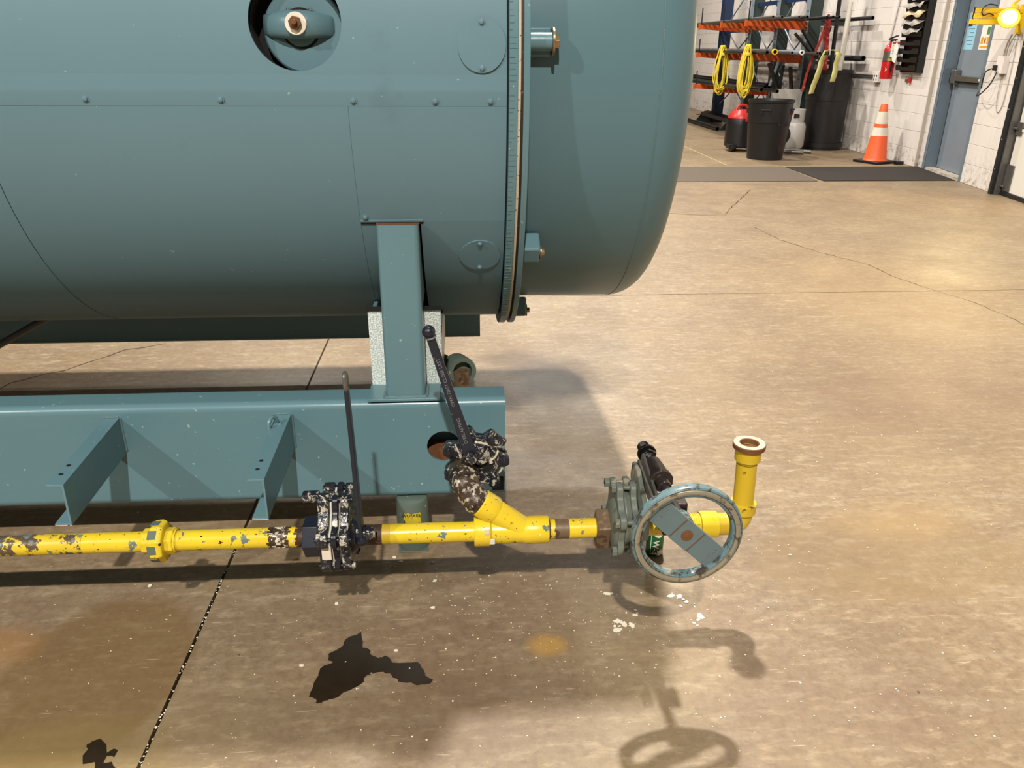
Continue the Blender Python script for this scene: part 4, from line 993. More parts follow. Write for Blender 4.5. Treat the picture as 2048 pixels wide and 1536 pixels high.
# bonnet arm that carries the stem
b = BM(); prism(b, [(PY + .06, .375), (PY + .05, .415), (PY + .0, .42), (PY - .12, .36), (PY - .12, .30), (PY, .28)], (.402, 0, 0), (0, 1, 0), (0, 0, 1), (.012, 0, 0)); obj('yoke_arm', b, 'vgreen', v3, bevel=.004)
b = BM(); prism(b, [(PY + .07, .40), (PY + .06, .43), (PY - .14, .40), (PY - .14, .37)], (.427, 0, 0), (0, 1, 0), (0, 0, 1), (.007, 0, 0)); prism(b, [(PY + .05, .395), (PY + .05, .42), (PY - .14, .405), (PY - .14, .375)], (.415, 0, 0), (0, 1, 0), (0, 0, 1), (.006, 0, 0)); obj('yoke_bar', b, 'greypipe', v3, bevel=.0015)
b = BM(); lathe(b, (.425, PY, PZ + .01), (1, 0, 0), [(-.02, .055), (0, .05), (.012, .035), (.014, .026)], 28); obj('outlet_neck', b, 'vgreen', v3)
b = BM(); obox(b, (.467, 1.498, .388), (Vector((1, 0, 0)), Vector((0, 1, 0)), Vector((0, 0, 1))), (.046, .04, .044)); obj('clevis_block', b, 'oilybrown', v3, bevel=.004)
b = BM(); obox(b, (.458, 1.52, .34), (Vector((1, 0, 0)), Vector((0, 1, 0)), Vector((0, 0, 1))), (.02, .02, .07)); cyl(b, (.458, 1.52, .345), (.458, 1.56, .30), .013, n=16); obj('crank_link', b, 'oily', v3, bevel=.003)
T0, T1 = Vector((.449, 1.76, .408)), Vector((.4605, 1.352, .409)); sd = (T1 - T0).normalized()
def ss(d): return T0 + sd * d
b = BM(); prof = [(0, .0145)]; 
s = .002
while s < .125: prof += [(s, .0155), (s + .0022, .0132)]; s += .0044
lathe(b, T0, sd, prof + [(.125, 0.001)], 18); stm = obj('threaded_stem', b, 'oily', v3)
b = BM(); cyl(b, ss(.035), ss(.045), .024, n=22); hexn(b, ss(.045), ss(.062), .021); obj('stem_nut', b, 'oily', v3, bevel=.002)
b = BM(); lathe(b, ss(.09), sd, [(0, .012), (.003, .0215), (.03, .024), (.075, .0255), (.08, .029), (.09, .029), (.092, .018), (.12, .016), (.12, 0)], 10, x=(0, 0, 1)); obj('sleeve', b, 'oilybrown', v3, bevel=.0015)
b = BM(); cyl(b, ss(.2), ss(.396), .0105, n=18); obj('stem', b, 'oilybrown', v3)
b = BM(); lathe(b, ss(.335), sd, [(0, .02), (.03, .02), (.045, .017), (.062, .017), (.062, 0)], 22); obj('wheel_hub', b, 'wheel', v3)
# hand wheel: square-section rim with a raised worn band, one broad spoke
WC = Vector((.455, 1.362, .407)); WN = Vector((.02, -1, -.0)).normalized(); WR_ = .117
def rimring(nm, prof2, mat, par):
    b = BM(); fr_ = frame(WN, (0, 0, 1)); N = 96; rs = []
    for k in range(N):
        a = 2 * math.pi * k / N; d = fr_[0] * math.cos(a) + fr_[1] * math.sin(a)
        rs.append([WC + d * r0 + WN * n0 for r0, n0 in prof2])
    rings(b, rs, closed=True); return obj(nm, b, mat, par, smooth=35)
rim = rimring('wheel_rim', [(.095, -.012), (.093, .002), (.095, .007), (.099, .009), (.101, .006), (.1115, .006), (.1135, .0085), (.117, .006), (.119, -.001), (.118, -.010), (.113, -.014), (.109, -.004), (.100, -.004)], 'wheel', v3)
rimring('worn_band', [(.1005, .005), (.1125, .005), (.1115, .0105), (.1065, .0122), (.1015, .0105)], 'wheelband', rim)
sdir = Vector((math.cos(R(-43)), .02 * math.cos(R(-43)), math.sin(R(-43)))); sdir = (sdir - sdir.dot(WN) * WN).normalized(); sper = WN.cross(sdir).normalized()
b = BM(); prism(b, [(-.099, -.0285), (-.098, .0285), (.098, .0285), (.099, -.0285)], WC - WN * .008, sdir, sper, WN * .008); bar = obj('wheel_spoke', b, 'wheelbar', v3, bevel=.002, label='broad flat spoke across the wheel')
b = BM(); prism(b, [(-.026, -.0286), (-.026, .0286), (.026, .0286), (.026, -.0286)], WC, sdir, sper, WN * .0018); obj('spoke_centre', b, 'wheelbar', bar, bevel=.0006)
b = BM(); lathe(b, WC + WN * .0015, WN, [(0, .013), (.001, .013), (.0012, 0)], 28); lathe(b, WC + WN * .002, WN, [(0, .006), (.0015, .0055), (.0018, .003), (.0012, 0)], 20); obj('stem_end', b, 'rust', bar, label='rusty stem end in the middle of the spoke')
b = BM()
for s in (-1, 1): 
    for w in (.0268,): obox(b, WC + sdir * (s * w) + WN * .0012, (sdir, sper, WN), (.0022, .05, .0016))
obj('rust_line', b, 'rust', bar)
text('wheel_text', '—OPEN—', bar, WC - sdir * .076 + WN * .0004, -sper, WN, .0105, 'emboss', .0006)
text('wheel_text', '—OPEN—', bar, WC + sdir * .076 + WN * .0004, sper, WN, .0105, 'emboss', .0006)

# green can standing on the floor behind the valve
can = thing('spray_can', 'small green can with white lettering standing behind the hand wheel', 'can', (.535, 1.875, 0))
b = BM(); lathe(b, (.535, 1.875, 0), (0, 0, 1), [(0, .021), (.004, .0245), (.098, .0245), (.104, .022), (.106, 0)], 30); obj('body', b, 'label_green', can, bevel=.0006)
b = BM(); lathe(b, (.535, 1.875, .106), (0, 0, 1), [(0, .021), (.003, .0215), (.012, .0205), (.016, .012), (.03, .011), (.031, 0)], 28); obj('cap', b, 'yellowold', can)
b = BM(); wrap(b, (.535, 1.875, 0), .0246, -40, 62, .010, .012, 10); wrap(b, (.535, 1.875, 0), .0246, -42, -38, .010, .098, 2); wrap(b, (.535, 1.875, 0), .0246, 15, 52, .08, .1, 6, .003); wrap(b, (.535, 1.875, 0), .0246, 5, 50, .006, .024, 8, .004); obj('torn_label', b, 'white', can, kind='stuff')
cnd = Vector((-.15, -1, 0)).normalized()
text('label_text', '♥ W-3', can, Vector((.535, 1.875, .053)) + cnd * .0256, (0, 0, -1), cnd, .026, 'white', .0004)
# ================================================================== THE FAR CORNER
# floor mats
b = BM(); box(b, (3.98, 8.62, 0), (5.49, 9.72, .008)); 
for v in b.verts:
    if v.co.x > 5: v.co.x = 5.476 + (v.co.y - 8.62) * .15 
o = obj('floor_mat', b, 'matt', bevel=.002); o['label'] = 'dark charcoal entrance mat in front of the blue door'; o['category'] = 'mat'
b = BM(); prism(b, [(-.6, 8.62), (3.91, 8.62), (3.97, 9.74), (-.6, 9.74)], (0, 0, 0), (1, 0, 0), (0, 1, 0), (0, 0, .007)); o = obj('floor_mat', b, 'matg', bevel=.002); o['label'] = 'long flat grey-brown mat left of the charcoal mat'; o['category'] = 'mat'
b = BM(); box(b, (3.975, 9.80, .0002), (5.6, 9.83, .0012)); box(b, (3.3, 9.9, .0002), (3.325, 16, .0012)); M['line'] = plain('worn_floor_line', srgb(168, 150, 118), .6); o = obj('floor_line', b, 'line', floor, smooth=0)
# traffic cone
tc = thing('traffic_cone', 'orange traffic cone with two white bands beside the blue door', 'cone', (5.31, 10.14, 0))
cc = Vector((5.31, 10.14, 0))
b = BM(); rz = Matrix.Rotation(R(25), 3, 'Z'); box(b, (cc.x - .185, cc.y - .185, 0), (cc.x + .185, cc.y + .185, .032), rz, (cc.x, cc.y, 0)); obj('cone_base', b, 'rubber', tc, bevel=.006)
for z0_, pr_c in ((.03, [(0, .150), (.012, .142), (.03, .135), (.30, .098)]), (.43, [(0, .0805), (.045, .0745)]), (.62, [(0, .0555), (.085, .04), (.088, .038), (.086, .033)])):
    b = BM(); lathe(b, cc + Vector((0, 0, z0_)), (0, 0, 1), pr_c, 40, cap=False); obj('cone_section', b, 'orangecone', tc)
b = BM(); lathe(b, cc + Vector((0, 0, .33)), (0, 0, 1), [(0, .0985), (.10, .0815)], 40, cap=False); obj('reflective_band', b, 'reflect', tc)
b = BM(); lathe(b, cc + Vector((0, 0, .475)), (0, 0, 1), [(0, .0755), (.145, .0565)], 40, cap=False); obj('reflective_band', b, 'reflect', tc)
b = BM(); box(b, (5.475, 9.90, .0), (5.57, 9.97, .04)); o = obj('door_wedge', b, 'rubber', bevel=.004); o['label'] = 'small black block on the floor right of the cone'; o['category'] = 'block'
# fire extinguisher
fe = thing('fire_extinguisher', 'red fire extinguisher with a white tag hung on the wall', 'extinguisher', (5.50, 10.565, .97))
fx0, fy0 = 5.50, 10.60
b = BM(); lathe(b, (fx0, fy0, .985), (0, 0, 1), [(0, .065), (.004, .076), (.35, .076), (.40, .056), (.42, .022), (.435, .02), (.435, 0)], 32); fb = obj('cylinder', b, 'redmetal', fe)
b = BM(); wrap(b, (fx0, fy0, 0), .0765, -100, 40, 1.20, 1.315, 14); obj('label', b, 'alu', fb)
b = BM(); wrap(b, (fx0, fy0, 0), .0765, -100, 60, 1.195, 1.203, 14, th=.002); obj('strap', b, 'rubber', fb)
b = BM(); wrap(b, (fx0, fy0, 0), .077, -40, 0, 1.205, 1.235, 8, th=.0012); obj('label_patch', b, 'label_yellow', fb)
b = BM(); prism(b, [(0, .025), (.03, 0), (0, -.025), (.008, 0)], (fx0 - .055, fy0 - .052, 1.10), (.6, -.4, 0), (0, 0, 1), (-.004, -.006, 0)); obj('arrow_mark', b, 'paper', fb)
b = BM(); cyl(b, (fx0, fy0, 1.415), (fx0, fy0, 1.455), .018, n=16); box(b, (fx0 - .02, fy0 - .10, 1.445), (fx0 + .02, fy0 + .06, 1.458)); box(b, (fx0 - .018, fy0 - .12, 1.475), (fx0 + .018, fy0 + .05, 1.486), Matrix.Rotation(R(-10), 3, 'X')); obj('valve_handle', b, 'darksteel', fe, bevel=.003)
b = BM(); tube(b, spline([(fx0, fy0 - .02, 1.44), (fx0 - .01, fy0 - .10, 1.44), (fx0 - .01, fy0 - .125, 1.34), (fx0 - .01, fy0 - .10, 1.2), (fx0, fy0 - .085, 1.08)], 6), .009, 8); obj('hose', b, 'rubber', fe)
b = BM(); box(b, (fx0 - .062, fy0 - .14, 1.25), (fx0 + .045, fy0 - .138, 1.43), Matrix.Rotation(R(-28), 3, 'Z')); tg_ = obj('inspection_tag', b, 'paper', fe, smooth=0)
tq, tn_ = Vector((math.cos(R(-28)), math.sin(R(-28)), 0)), Vector((math.sin(R(-28)), -math.cos(R(-28)), 0)); tcn = Vector((fx0 - .0085, fy0 - .139, 0)) + tn_ * .0015
for k in range(5):
    b = BM(); obox(b, tcn + Vector((0, 0, 1.41 - k * .03)), (tq, Vector((0, 0, 1)), tn_), (.07 if k else .09, .006 if k else .022, .0008)); obj('tag_print', b, 'greyink' if k else 'red', tg_, smooth=0)
# lock cluster below the paper rack
b = BM(); box(b, (WR - .035, 10.16, .955), (WR - .012, 10.21, 1.02)); o = obj('padlock', b, 'red', bevel=.006); o['label'] = 'small red padlock hanging on the wall under the paper rack'; o['category'] = 'padlock'
pl_ = o; b = BM(); tube(b, [(WR - .02, 10.185 + .02 * math.cos(a), 1.02 + .03 * math.sin(a)) for a in [math.pi * k / 8 for k in range(9)]], .004, 6); obj('shackle', b, 'galv', pl_)
b = BM(); box(b, (WR - .03, 10.245, .96), (WR - .012, 10.285, 1.0)); o = obj('padlock', b, 'brass', bevel=.005); o['label'] = 'small brass padlock left of the red padlock'; o['category'] = 'padlock'
b = BM(); tube(b, [(WR - .02, 10.265 + .016 * math.cos(a), 1.0 + .03 * math.sin(a)) for a in [math.pi * k / 8 for k in range(9)]], .004, 6); obj('shackle', b, 'galv', o)
# wall rack with drooping sheets
rk = thing('paper_rack', 'tall black wall rack of stacked pockets holding papers', 'rack', (WR, 10.2, 1.07))
b = BM(); box(b, (WR - .012, 9.95, 1.075), (WR - .001, 10.45, 2.2)); obj('back_panel', b, 'rubber', rk)
b = BM(); box(b, (WR - .09, 9.95, 1.075), (WR - .008, 9.965, 2.2)); box(b, (WR - .03, 10.435, 1.075), (WR - .008, 10.45, 2.2)); obj('side_panel', b, 'rubber', rk)
shm = ['sheetgrey', 'sheetgrey', 'sheettan', 'sheetgrey', 'sheetgrey', 'paper', 'sheetgrey', 'paper', 'sheettan']
for k in range(11):
    zb = 1.10 + k * .095
    b = BM(); prism(b, [(9.97, 0), (10.43, 0), (10.43, .06), (10.32, .06), (10.28, .035), (10.14, .035), (10.10, .06), (9.97, .06)], (WR - .10, 0, zb), (0, 1, 0), (-.15, 0, 1), (.004, 0, 0))
    box(b, (WR - .1, 9.97, zb - .002), (WR - .012, 10.43, zb + .003)); obj('pocket', b, 'rubber', rk, smooth=0)
    if k >= 4 and k < 10:
        q = BM(); n0 = 10
        A = [q.verts.new((WR - .03, 10.0 + .4 * i / n0, zb + .11)) for i in range(n0 + 1)]
        B = [q.verts.new((WR - .115 - .02 * math.sin(i * .9 + k), 10.0 + .4 * i / n0 + jit(.01), zb + .085 + .014 * math.sin(i * 1.1 + k * 2))) for i in range(n0 + 1)]
        C_ = [q.verts.new((WR - .155 - .012 * math.sin(i * 1.3 + k), 10.0 + .4 * i / n0 + jit(.01), zb + .035 + .018 * math.sin(i * .8 + k * 1.7))) for i in range(n0 + 1)]
        for i in range(n0): q.faces.new((A[i], A[i + 1], B[i + 1], B[i])); q.faces.new((B[i], B[i + 1], C_[i + 1], C_[i]))
        o = obj('paper_sheet', q, shm[k - 4] if k - 4 < len(shm) else 'paper', smooth=60)
        md = o.modifiers.new('thick', 'SOLIDIFY'); md.thickness = .003
        nth = ['lowest', 'second', 'third', 'fourth', 'fifth', 'topmost'][k - 4]
        o['label'] = '%s drooping %s sheet counted up the black wall rack' % (nth, {'sheetgrey': 'grey', 'sheettan': 'tan', 'paper': 'white'}[shm[k - 4]]); o['category'] = 'paper'; o['group'] = 'drooping sheets in the black wall rack'
for k, (yy, zz) in enumerate(((10.40, 1.28), (10.41, 1.18))):
    q = BM(); prism(q, [(0, 0), (.05, .02), (.07, .09), (.03, .14), (-.01, .08)], (WR - .13, yy, zz), (-.3, 1, 0), (0, 0, 1), (-.006, 0, 0)); o = obj('paper_sheet', q, 'paper', bevel=.001)
    o['label'] = ('crumpled white sheet poking from the rack behind the extinguisher, upper one', 'crumpled white sheet poking from the rack behind the extinguisher, lower one')[k]; o['category'] = 'paper'
# notices on the steel door
def notice(nm, u0, u1, z0, z1, mat, label):
    b = BM(); wbox(b, u0, u1, -.105, -.1035, z0, z1); o = obj(nm, b, mat, smooth=0); o['label'] = label; o['category'] = 'notice'; return o
n1 = notice('notice', 1.40, 1.63, 1.34, 1.72, 'bluepaper', 'light blue printed notice taped to the door')
b = BM()
for k in range(8): wbox(b, 1.44, 1.59 - .04 * (k % 3 == 0), -.1036, -.1030, 1.39 + k * .04, 1.398 + k * .04)
obj('print_lines', b, 'greyink', n1, smooth=0)
n2 = notice('notice', 1.03, 1.26, 1.34, 1.58, 'paper', 'white and orange notice with small pictures taped to the door')
b = BM(); wbox(b, 1.18, 1.235, -.1036, -.1030, 1.395, 1.465); wbox(b, 1.05, 1.10, -.1036, -.1030, 1.395, 1.465); wbox(b, 1.05, 1.24, -.1036, -.1030, 1.355, 1.378); wbox(b, 1.115, 1.165, -.1036, -.1030, 1.40, 1.46); pr_ = obj('orange_print', b, 'orangeink', n2, smooth=0)
b = BM(); wbox(b, 1.06, 1.13, -.1036, -.1028, 1.49, 1.565); obj('green_print', b, 'greenink', n2, smooth=0)
b = BM(); wbox(b, 1.13, 1.15, -.1036, -.1022, 1.41, 1.45); obj('picture_mark', b, 'greyink', n2, smooth=0)
# swing-arm work light
wl = thing('dock_lamp', 'lit yellow work lamp on a swing arm by the blue door', 'lamp', (5.40, 8.0, 1.5))
b = BM(); wbox(b, .18, .26, 0, .03, 1.48, 1.74); obj('wall_plate', b, 'lampyellow', wl, bevel=.003)
for k, (z0, z1, xx, yy) in enumerate(((1.662, 1.70, 4.905, 8.005), (1.612, 1.657, 4.90, 8.0), (1.562, 1.607, 4.88, 7.995))):
    b = BM(); box(b, (xx, yy - .02, z0), (5.40, yy + .02, z1)); obj('arm_channel', b, 'lampyellow', wl, bevel=.002)
b = BM(); cyl(b, (4.905, 8.0, 1.55), (4.905, 8.0, 1.71), .010, n=12); cyl(b, (4.89, 7.99, 1.545), (4.89, 7.99, 1.57), .016, n=12); obj('arm_pivot', b, 'darksteel', wl)
hc_ = Vector((5.17, 7.86, 1.62)); hd = Vector((-.62, -.62, -.48)).normalized()
b = BM(); lathe(b, hc_ - hd * .02, hd, [(-.17, .0), (-.17, .035), (-.11, .04), (-.04, .062), (0, .085), (.03, .10), (.03, .094), (0, .078), (-.02, .06), (-.02, 0)], 40); hd_o = obj('lamp_head', b, 'lampyellow', wl)
b = BM(); lathe(b, hc_ - hd * .02, hd, [(-.005, .0), (-.005, .055), (.012, .068), (.018, .068), (.022, .04), (.024, 0)], 36); obj('lamp_glass', b, 'lamp', wl)
b = BM(); tube(b, [hc_ - hd * .12 + Vector((0, 0, .03)), (5.26, 7.98, 1.74), (5.34, 8.03, 1.78)], .013, 10); tube(b, [(5.20, 7.93, 1.60), (5.24, 8.0, 1.66)], .016, 10); obj('lamp_bracket', b, 'lampyellow', wl)
b = BM(); tube(b, spline([(5.10, 7.97, 1.725), (5.02, 7.96, 1.735), (4.965, 7.96, 1.71), (4.955, 7.96, 1.665), (4.98, 7.96, 1.64), (5.03, 7.96, 1.655), (5.08, 7.965, 1.64)], 8), .0055, 8); obj('lamp_cord', b, 'cordblack', wl)
b = BM(); tube(b, spline([W(.27, .04, 1.48), W(.3, .05, 1.40), W(.33, .045, 1.3), W(.36, .03, 1.26)], 6), .008, 8); tube(b, spline([W(.2, .03, 1.5), W(.26, .05, 1.38), W(.30, .045, 1.28)], 6), .005, 8); obj('supply_cord', b, 'sheetgrey', wl)
b = BM(); tube(b, spline([W(.39, .08, 1.17), W(.52, .09, 1.14), W(.62, .06, 1.06), W(.68, .03, .97)], 8), .006, 8); tube(b, spline([W(.34, .07, 1.14), W(.36, .1, 1.02), W(.48, .12, .92), W(.62, .09, .90), W(.70, .04, .93)], 8), .006, 8); o = obj('power_cord', b, 'cordblack'); o['label'] = 'black cord looping from the outlet towards the push bar'; o['category'] = 'cord'
b = BM(); tube(b, spline([W(.33, .02, 1.46), W(.34, .015, 1.1), W(.33, .012, .85), W(.27, .01, .76), W(.20, .01, .84), W(.19, .01, 1.1), W(.2, .012, 1.4)], 8), .0035, 6); o = obj('power_cord', b, 'sheetgrey'); o['label'] = 'thin pale cord hanging in a long loop on the pier wall'; o['category'] = 'cord'
ld_ = bpy.data.lights.new('dock_lamp_bulb', 'SPOT'); ld_.energy = 70; ld_.color = (1, .78, .42); ld_.spot_size = R(120); ld_.spot_blend = .6; ld_.shadow_soft_size = .06
lo_ = bpy.data.objects.new('dock_lamp_bulb', ld_); COL.objects.link(lo_); lo_.location = hc_ + hd * .06; lo_.rotation_euler = hd.to_track_quat('-Z', 'Y').to_euler()

# bins and cleaning gear
def bin_(nm, label, cx, cy, h, r0, r1, handles=True):
    T = thing(nm, label, 'bin', (cx, cy, 0)); c0 = Vector((cx, cy, 0))
    b = BM(); lathe(b, c0, (0, 0, 1), [(.0, r0 - .01), (.004, r0), (h * .62, r0 + (r1 - r0) * .6), (h * .625, r0 + (r1 - r0) * .6 + .006), (h * .66, r0 + (r1 - r0) * .64 + .006), (h * .95, r1 - .012), (h * .96, r1), (h, r1 + .004), (h, r1 - .012), (h * .9, r1 - .03), (.05, r0 - .02), (.05, 0)], 44); B = obj('body', b, 'rubber2', T, smooth=40)
    return T, B
T, B = bin_('trash_bin', 'round black plastic trash bin standing before the grey mat', 4.02, 10.57, .735, .228, .292)
for a in (-120, 60, 150, -30):
    d = Vector((math.cos(R(a)), math.sin(R(a)), 0)); tn = Vector((-d.y, d.x, 0)); c0 = Vector((4.02, 10.57, .62))
    b = BM(); obox(b, c0 + d * .282, (tn, d, Vector((0, 0, 1))), (.13, .03, .022)); obox(b, c0 + d * .272 + tn * .055 + Vector((0, 0, -.03)), (tn, d, Vector((0, 0, 1))), (.02, .03, .05)); obox(b, c0 + d * .272 - tn * .055 + Vector((0, 0, -.03)), (tn, d, Vector((0, 0, 1))), (.02, .03, .05)); obj('handle', b, 'rubber', T, bevel=.005)
b = BM()
for a in (-75, -55):
    d = Vector((math.cos(R(a)), math.sin(R(a)), 0)); tn = Vector((-d.y, d.x, 0))
obox(b, Vector((4.02, 10.57, .5)) + Vector((math.cos(R(-70)), math.sin(R(-70)), 0)) * .262, (Vector((.94, .34, 0)), Vector((.34, -.94, 0)), Vector((0, 0, 1))), (.15, .012, .15)); obox(b, Vector((4.02, 10.57, .22)) + Vector((math.cos(R(-60)), math.sin(R(-60)), 0)) * .236, (Vector((.87, .5, 0)), Vector((.5, -.87, 0)), Vector((0, 0, 1))), (.09, .012, .26)); obj('moulded_panel', b, 'rubber2', T, bevel=.004)
b = BM(); obox(b, Vector((4.02, 10.57, .585)) + Vector((math.cos(R(-22)), math.sin(R(-22)), 0)) * .276, (Vector((.37, .93, 0)), Vector((.93, -.37, 0)), Vector((0, 0, 1))), (.07, .012, .085)); obj('bin_label', b, 'red', T, bevel=.002)
T2, B2 = bin_('storage_bin', 'tall black barrel holding upright pipes and poles', 5.24, 11.66, 1.07, .275, .30)
b = BM(); annulus(b, (5.24, 11.66, .04), (5.24, 11.66, .10), .28, .297, 40); obj('base_band', b, 'rubber', T2)
# wet/dry vacuum
vc = thing('shop_vacuum', 'black wet and dry vacuum with a red lid behind the trash bin', 'vacuum', (3.95, 11.45, 0)); vx, vy = 3.95, 11.45
b = BM(); lathe(b, (vx, vy, .05), (0, 0, 1), [(0, .17), (.02, .20), (.30, .195), (.36, .19), (.40, .175), (.40, 0)], 28); obj('tank', b, 'rubber2', vc)
b = BM(); lathe(b, (vx, vy, .44), (0, 0, 1), [(0, .185), (.03, .18), (.08, .14), (.11, .12), (.115, 0)], 28); obj('lid', b, 'red', vc)
b = BM(); tube(b, spline([(vx - .1, vy - .05, .53), (vx - .06, vy - .03, .60), (vx + .06, vy + .02, .60), (vx + .1, vy + .04, .53)], 6), .018, 10); obj('lid_handle', b, 'red', vc)
b = BM(); box(b, (vx + .0, vy - .205, .40), (vx + .07, vy - .185, .445)); obj('latch', b, 'red', vc, bevel=.004)
for sx in (-1, 1):
    b = BM(); cyl(b, (vx + sx * .14 - .02, vy - .16, .05), (vx + sx * .14 + .02, vy - .16, .05), .05, n=22); box(b, (vx + sx * .14 - .05, vy - .2, .04), (vx + sx * .14 + .05, vy - .02, .10)); obj('wheel', b, 'rubber', vc, bevel=.006)
b = BM(); cyl(b, (vx, vy + .15, .0), (vx, vy + .15, .06), .03, n=16); obj('caster', b, 'rubber', vc)
b = BM(); tube(b, spline([(4.22, 11.1, .34), (4.36, 11.0, .37), (4.45, 10.96, .30), (4.44, 10.96, .2), (4.34, 10.98, .1), (4.2, 11.05, .05)], 8), .032, 12); o = obj('vacuum_hose', b, 'rubber', vc)
# propane cylinder and the sheet behind
pp = thing('propane_cylinder', 'white propane cylinder standing before the tall black barrel', 'cylinder', (5.0, 12.05, 0)); px_, py_ = 4.74, 11.45
pp.location = (px_, py_, 0)
b = BM(); lathe(b, (px_, py_, 0), (0, 0, 1), [(0, .11), (.03, .115), (.035, .13), (.08, .152), (.33, .152), (.38, .13), (.41, .07), (.415, 0)], 32); obj('tank', b, 'propane', pp)
b = BM(); lathe(b, (px_, py_, .39), (0, 0, 1), [(0, .115), (.17, .12), (.17, .113), (0, .108)], 28, closed=True); obj('collar', b, 'propane', pp)
b = BM(); cyl(b, (px_, py_, .41), (px_, py_, .50), .022, n=14); cyl(b, (px_ - .03, py_ - .12, .475), (px_ + .01, py_ - .04, .475), .028, n=14); obj('valve', b, 'darksteel', pp)
b = BM(); obox(b, Vector((px_ - .06, py_ - .105, .475)), (Vector((.9, -.4, 0)), Vector((.4, .9, 0)), Vector((0, 0, 1))), (.03, .008, .06)); obj('collar_slot', b, 'dark', pp, bevel=.003)
b = BM(); obox(b, Vector((4.73, 11.90, .402)), (Vector((1, .05, 0)).normalized(), Vector((-.05, 1, .06)).normalized(), Vector((0, -.06, 1)).normalized()), (.46, .02, .80)); o = obj('sheet_panel', b, 'panelgrey', bevel=.003); o['label'] = 'pale sheet-metal panel leaning behind the white cylinder'; o['category'] = 'panel'
# loose pipes on the floor by the barrel
def lpipe(nm, a, c_, r, mat, label, grp=None, wall=True):
    b = BM(); a = Vector(a); c_ = Vector(c_); L = (c_ - a).length
    lathe(b, a, c_ - a, [(0, r * .72), (0, r), (L, r), (L, r * .72), (L - .15, r * .7), (L - .15, .0)] if False else [(.12, .0001), (.12, r * .7), (0, r * .72), (0, r), (L, r), (L, .0001)], 16, cap=False)
    o = obj(nm, b, mat); o['label'] = label; o['category'] = 'pipe'
    if grp: o['group'] = grp
    return o
G1 = 'short grey pipes on the floor by the barrel'
lpipe('steel_pipe', (4.84, 11.02, .03), (4.45, 11.24, .03), .028, 'greypipe', 'right-hand light grey pipe lying on the floor before the tall barrel', G1)
lpipe('steel_pipe', (4.70, 10.94, .03), (4.40, 11.08, .03), .026, 'greypipe', 'left-hand light grey pipe lying on the floor behind the trash bin', G1)
lpipe('steel_pipe', (4.5, 14.2, .04), (4.47, 17.5, .04), .036, 'blackpipe', 'dark pipe lying on the floor under the cantilever rack')

# ---- cantilever rack
cr = thing('cantilever_rack', 'cantilever rack with orange arms and tall steel columns by the wall', 'rack', (4.95, 14, 0))
for k, Y in enumerate((12.0, 13.15, 14.35, 16.0)):
    blue = k >= 3
    b = BM(); box(b, (4.955, Y, .0), (5.14, Y + .02, 3.2)); box(b, (4.955, Y + .09, .0), (5.14, Y + .11, 3.2)); box(b, (4.985, Y + .02, 0), (5.0, Y + .09, 3.2)); cm_ = obj('column', b, 'rackblue' if blue else 'rackgreen', cr, smooth=0)
    b = BM(); box(b, (4.948, Y - .012, .1), (4.956, Y + .125, 3.2)); fp = obj('column_face', b, 'rackblue' if blue else 'galv', cm_, bevel=.001)
    b = BM()
    for q in range(16):
        zz = .2 + q * .18
        for dy in (.03, .075): box(b, (4.9465, Y + dy - .008, zz), (4.9485, Y + dy + .008, zz + .016))
    obj('slots', b, 'dark', cm_, smooth=0, kind='stuff')
    b = BM(); box(b, (4.6, Y + .0, .0), (5.15, Y + .11, .012)); prism(b, [(4.6, 0), (5.0, 0), (5.0, .14), (4.72, .14)], (0, Y + .045, 0), (1, 0, 0), (0, 0, 1), (0, .015, 0)); box(b, (4.64, Y, .14), (5.0, Y + .11, .152)); obj('rack_base', b, 'rackgreen', cr, smooth=0)
    for zt, tip in ((1.70, 4.085), (1.262, 4.085), (.762, 4.085)):
        if (k == 0 and zt < 1.0) or k >= 3: continue
        yy = Y + .04
        b = BM(); prism(b, [(tip, zt), (4.95, zt), (4.95, zt - .12), (tip, zt - .065)], (0, yy, 0), (1, 0, 0), (0, 0, 1), (0, .05, 0)); arm = obj('arm', b, 'orange', cr, bevel=.003, label='orange tapered arm')
        b = BM(); cyl(b, (tip + .02, yy + .01, zt - .01), (tip + .02, yy + .01, zt + (.22 if zt < 1.5 else .26)), .010, n=10); obj('stop_pin', b, 'darksteel', arm)
        b = BM(); box(b, (tip - .02, yy - .004, zt - .075), (tip + .004, yy + .054, zt + .01)); obj('arm_end', b, 'orange', arm, bevel=.003)
    for zt in (1.70, 1.19):
        b = BM(); box(b, (5.12, Y + .04, zt - .06), (5.56, Y + .07, zt - .006)); obj('rear_arm', b, 'rackgreen', cr, smooth=0)
b = BM()
for Y in (12.1, 13.25, 14.45):
    Z_ = [(.35, 1.0), (1.0, .35), (1.0, 1.65), (1.65, 1.0), (1.75, 2.5), (2.5, 1.75)]
    for z0, z1 in Z_: tube(b, [(5.05, Y, z0), (5.05, Y + (1.05 if Y < 14 else 1.5), z1)], .011, 6)
obj('cross_brace', b, 'galv', cr, kind='stuff')
b = BM(); box(b, (5.02, 14.5, 1.60), (5.06, 16.0, 1.66)); box(b, (5.02, 12.1, 1.98), (5.06, 14.4, 2.04)); obj('tie_bar', b, 'rackblue', cr, smooth=0)
